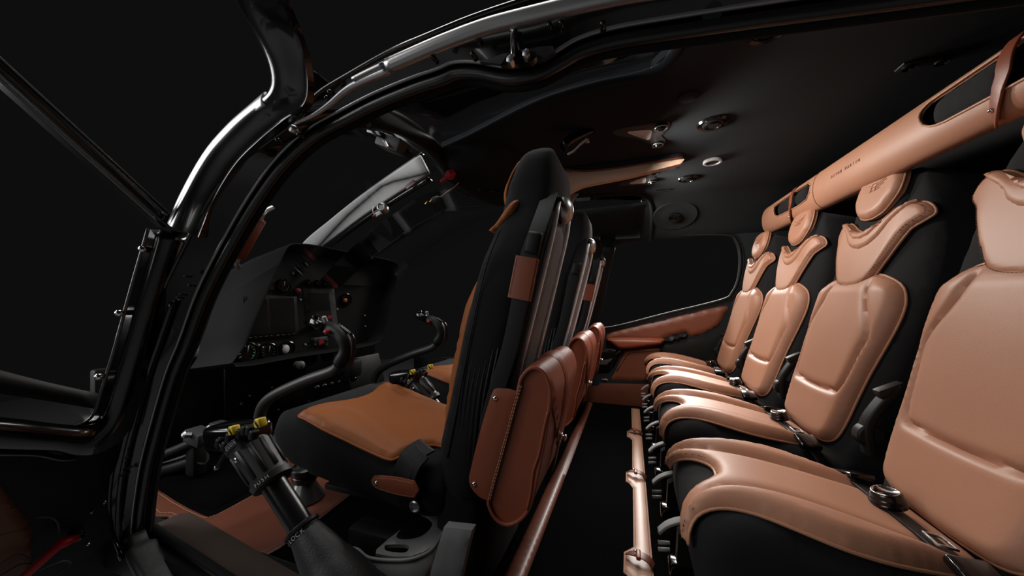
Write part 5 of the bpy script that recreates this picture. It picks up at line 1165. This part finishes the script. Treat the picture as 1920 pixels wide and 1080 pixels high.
mk('handle_pivot', *g_lathe(D(144, 1002, -0.012), nn if nn.dot(-u0) > 0 else -nn, [(-0.01, 0.012), (0.012, 0.012), (0.016, 0.006)], 14), PLASTIC_GLOSS, door)
for pts in ([(70, 970), (95, 970), (108, 980), (112, 1000)], [(60, 1075), (90, 1062), (120, 1052), (132, 1056), (120, 1066), (100, 1080)], [(0, 1060), (30, 1040), (55, 1048)], [(0, 1080), (40, 1058), (70, 1062)]):
    mk('cable', *g_sweep(catmull([D(a, b, -0.03) for a, b in pts], 5), circ(0.0018, 6)), GREYPL, door)
for a, b in ((172, 960), (165, 1020), (196, 942)):
    mk('rivet', *g_lathe(D(a, b, -0.006), (0.9, -0.45, 0), [(-0.01, 0.003), (0.004, 0.003), (0.005, 0.001)], 8), STEEL, door)
mid_ = [D(a, b, 0.05) for a, b in [(-60, 680), (0, 694), (90, 717), (185, 738)]]; mid2 = [D(a, b, 0.05) for a, b in [(-60, 728), (0, 738), (90, 752), (185, 768)]]
mk('window_bar', *g_ribbon(catmull(mid_, 3), catmull(mid2, 3), (-0.02, 0, 0)), PLASTIC, door)
mk('door_pane', *g_pillow(D2([(-80, 120), (0, 125), (278, 430), (186, 735), (172, 785), (125, 800), (0, 793), (-80, 785)]), dmf, h=0, edge=0, thick=0.003, sp=0.06), GLASS, door)
bl1 = [D(a, b) for a, b in [(-80, 35), (0, 108), (170, 264), (333, 414)]]; bl2 = [D(a, b) for a, b in [(-80, 66), (0, 140), (160, 286), (316, 426)]]
mk('upper_bar', *g_ribbon(resample(bl1, 12), resample(bl2, 12), (-0.02, -0.01, 0)), PAINT, door)
for l in (bl1, bl2): mk('bar_bead', *g_sweep(l, circ(0.0016, 6)), MATS['seal_edge'], door)
# sweeping outer door frame up over the roof
fa = [(PY(330, 420, 0.47)), PY(352, 372, 0.47), PY(395, 298, 0.462), PY(440, 246, 0.452), PY(490, 204, 0.440), PY(515, 180, 0.42), PY(519, 152, 0.40), PY(505, 110, 0.375), PY(478, 60, 0.345), PY(443, 0, 0.31), PY(405, -65, 0.28)]
fb = [(PY(372, 445, 0.47)), PY(400, 375, 0.47), PY(438, 312, 0.462), PY(480, 268, 0.452), PY(530, 226, 0.440), PY(566, 200, 0.42), PY(577, 165, 0.40), PY(570, 105, 0.375), PY(552, 50, 0.345), PY(531, 0, 0.31), PY(503, -65, 0.28)]
fa, fb = resample(catmull(fa, 6), 70), resample(catmull(fb, 6), 70)
V = []; Fc = []; m = 9
for a, b in zip(fa, fb):
    for k in range(m):
        t = k / (m - 1); p = a * (1 - t) + b * t; V.append(p + Vector((-0.3, -1, 0.15)) * 0.022 * math.sin(math.pi * min(1, t * 1.15)) ** 0.7)
    for k in range(m):
        t = 1 - k / (m - 1); V.append((a * (1 - t) + b * t) + Vector((0, 0.012, 0)))
n = 2 * m
for i in range(len(fa) - 1):
    for k in range(n): l = (k + 1) % n; Fc.append((i * n + k, i * n + l, (i + 1) * n + l, (i + 1) * n + k))
Fc.append(tuple(range(n))); Fc.append(tuple((len(fa) - 1) * n + k for k in range(n)))
mk('upper_frame', V, Fc, PAINT, door, sharp=60)
bandp = [fa[i] * 0.78 + fb[i] * 0.22 + Vector((-0.3, -1, 0.15)) * 0.014 for i in range(0, 46)]  # strip added as the softbox reflection along the black frame
hb_ = mk('highlight_strip', *g_sweep(bandp, [(a * 0.0125, b * 0.006) for a, b in circ(1, 16)], up=(-0.1, -1, 0.1)), mat('satin_highlight', (0.45, 0.45, 0.45), 0.36, metal=0.75), door); hb_['label'] = 'added satin strip standing in for the bright reflection on the door frame'
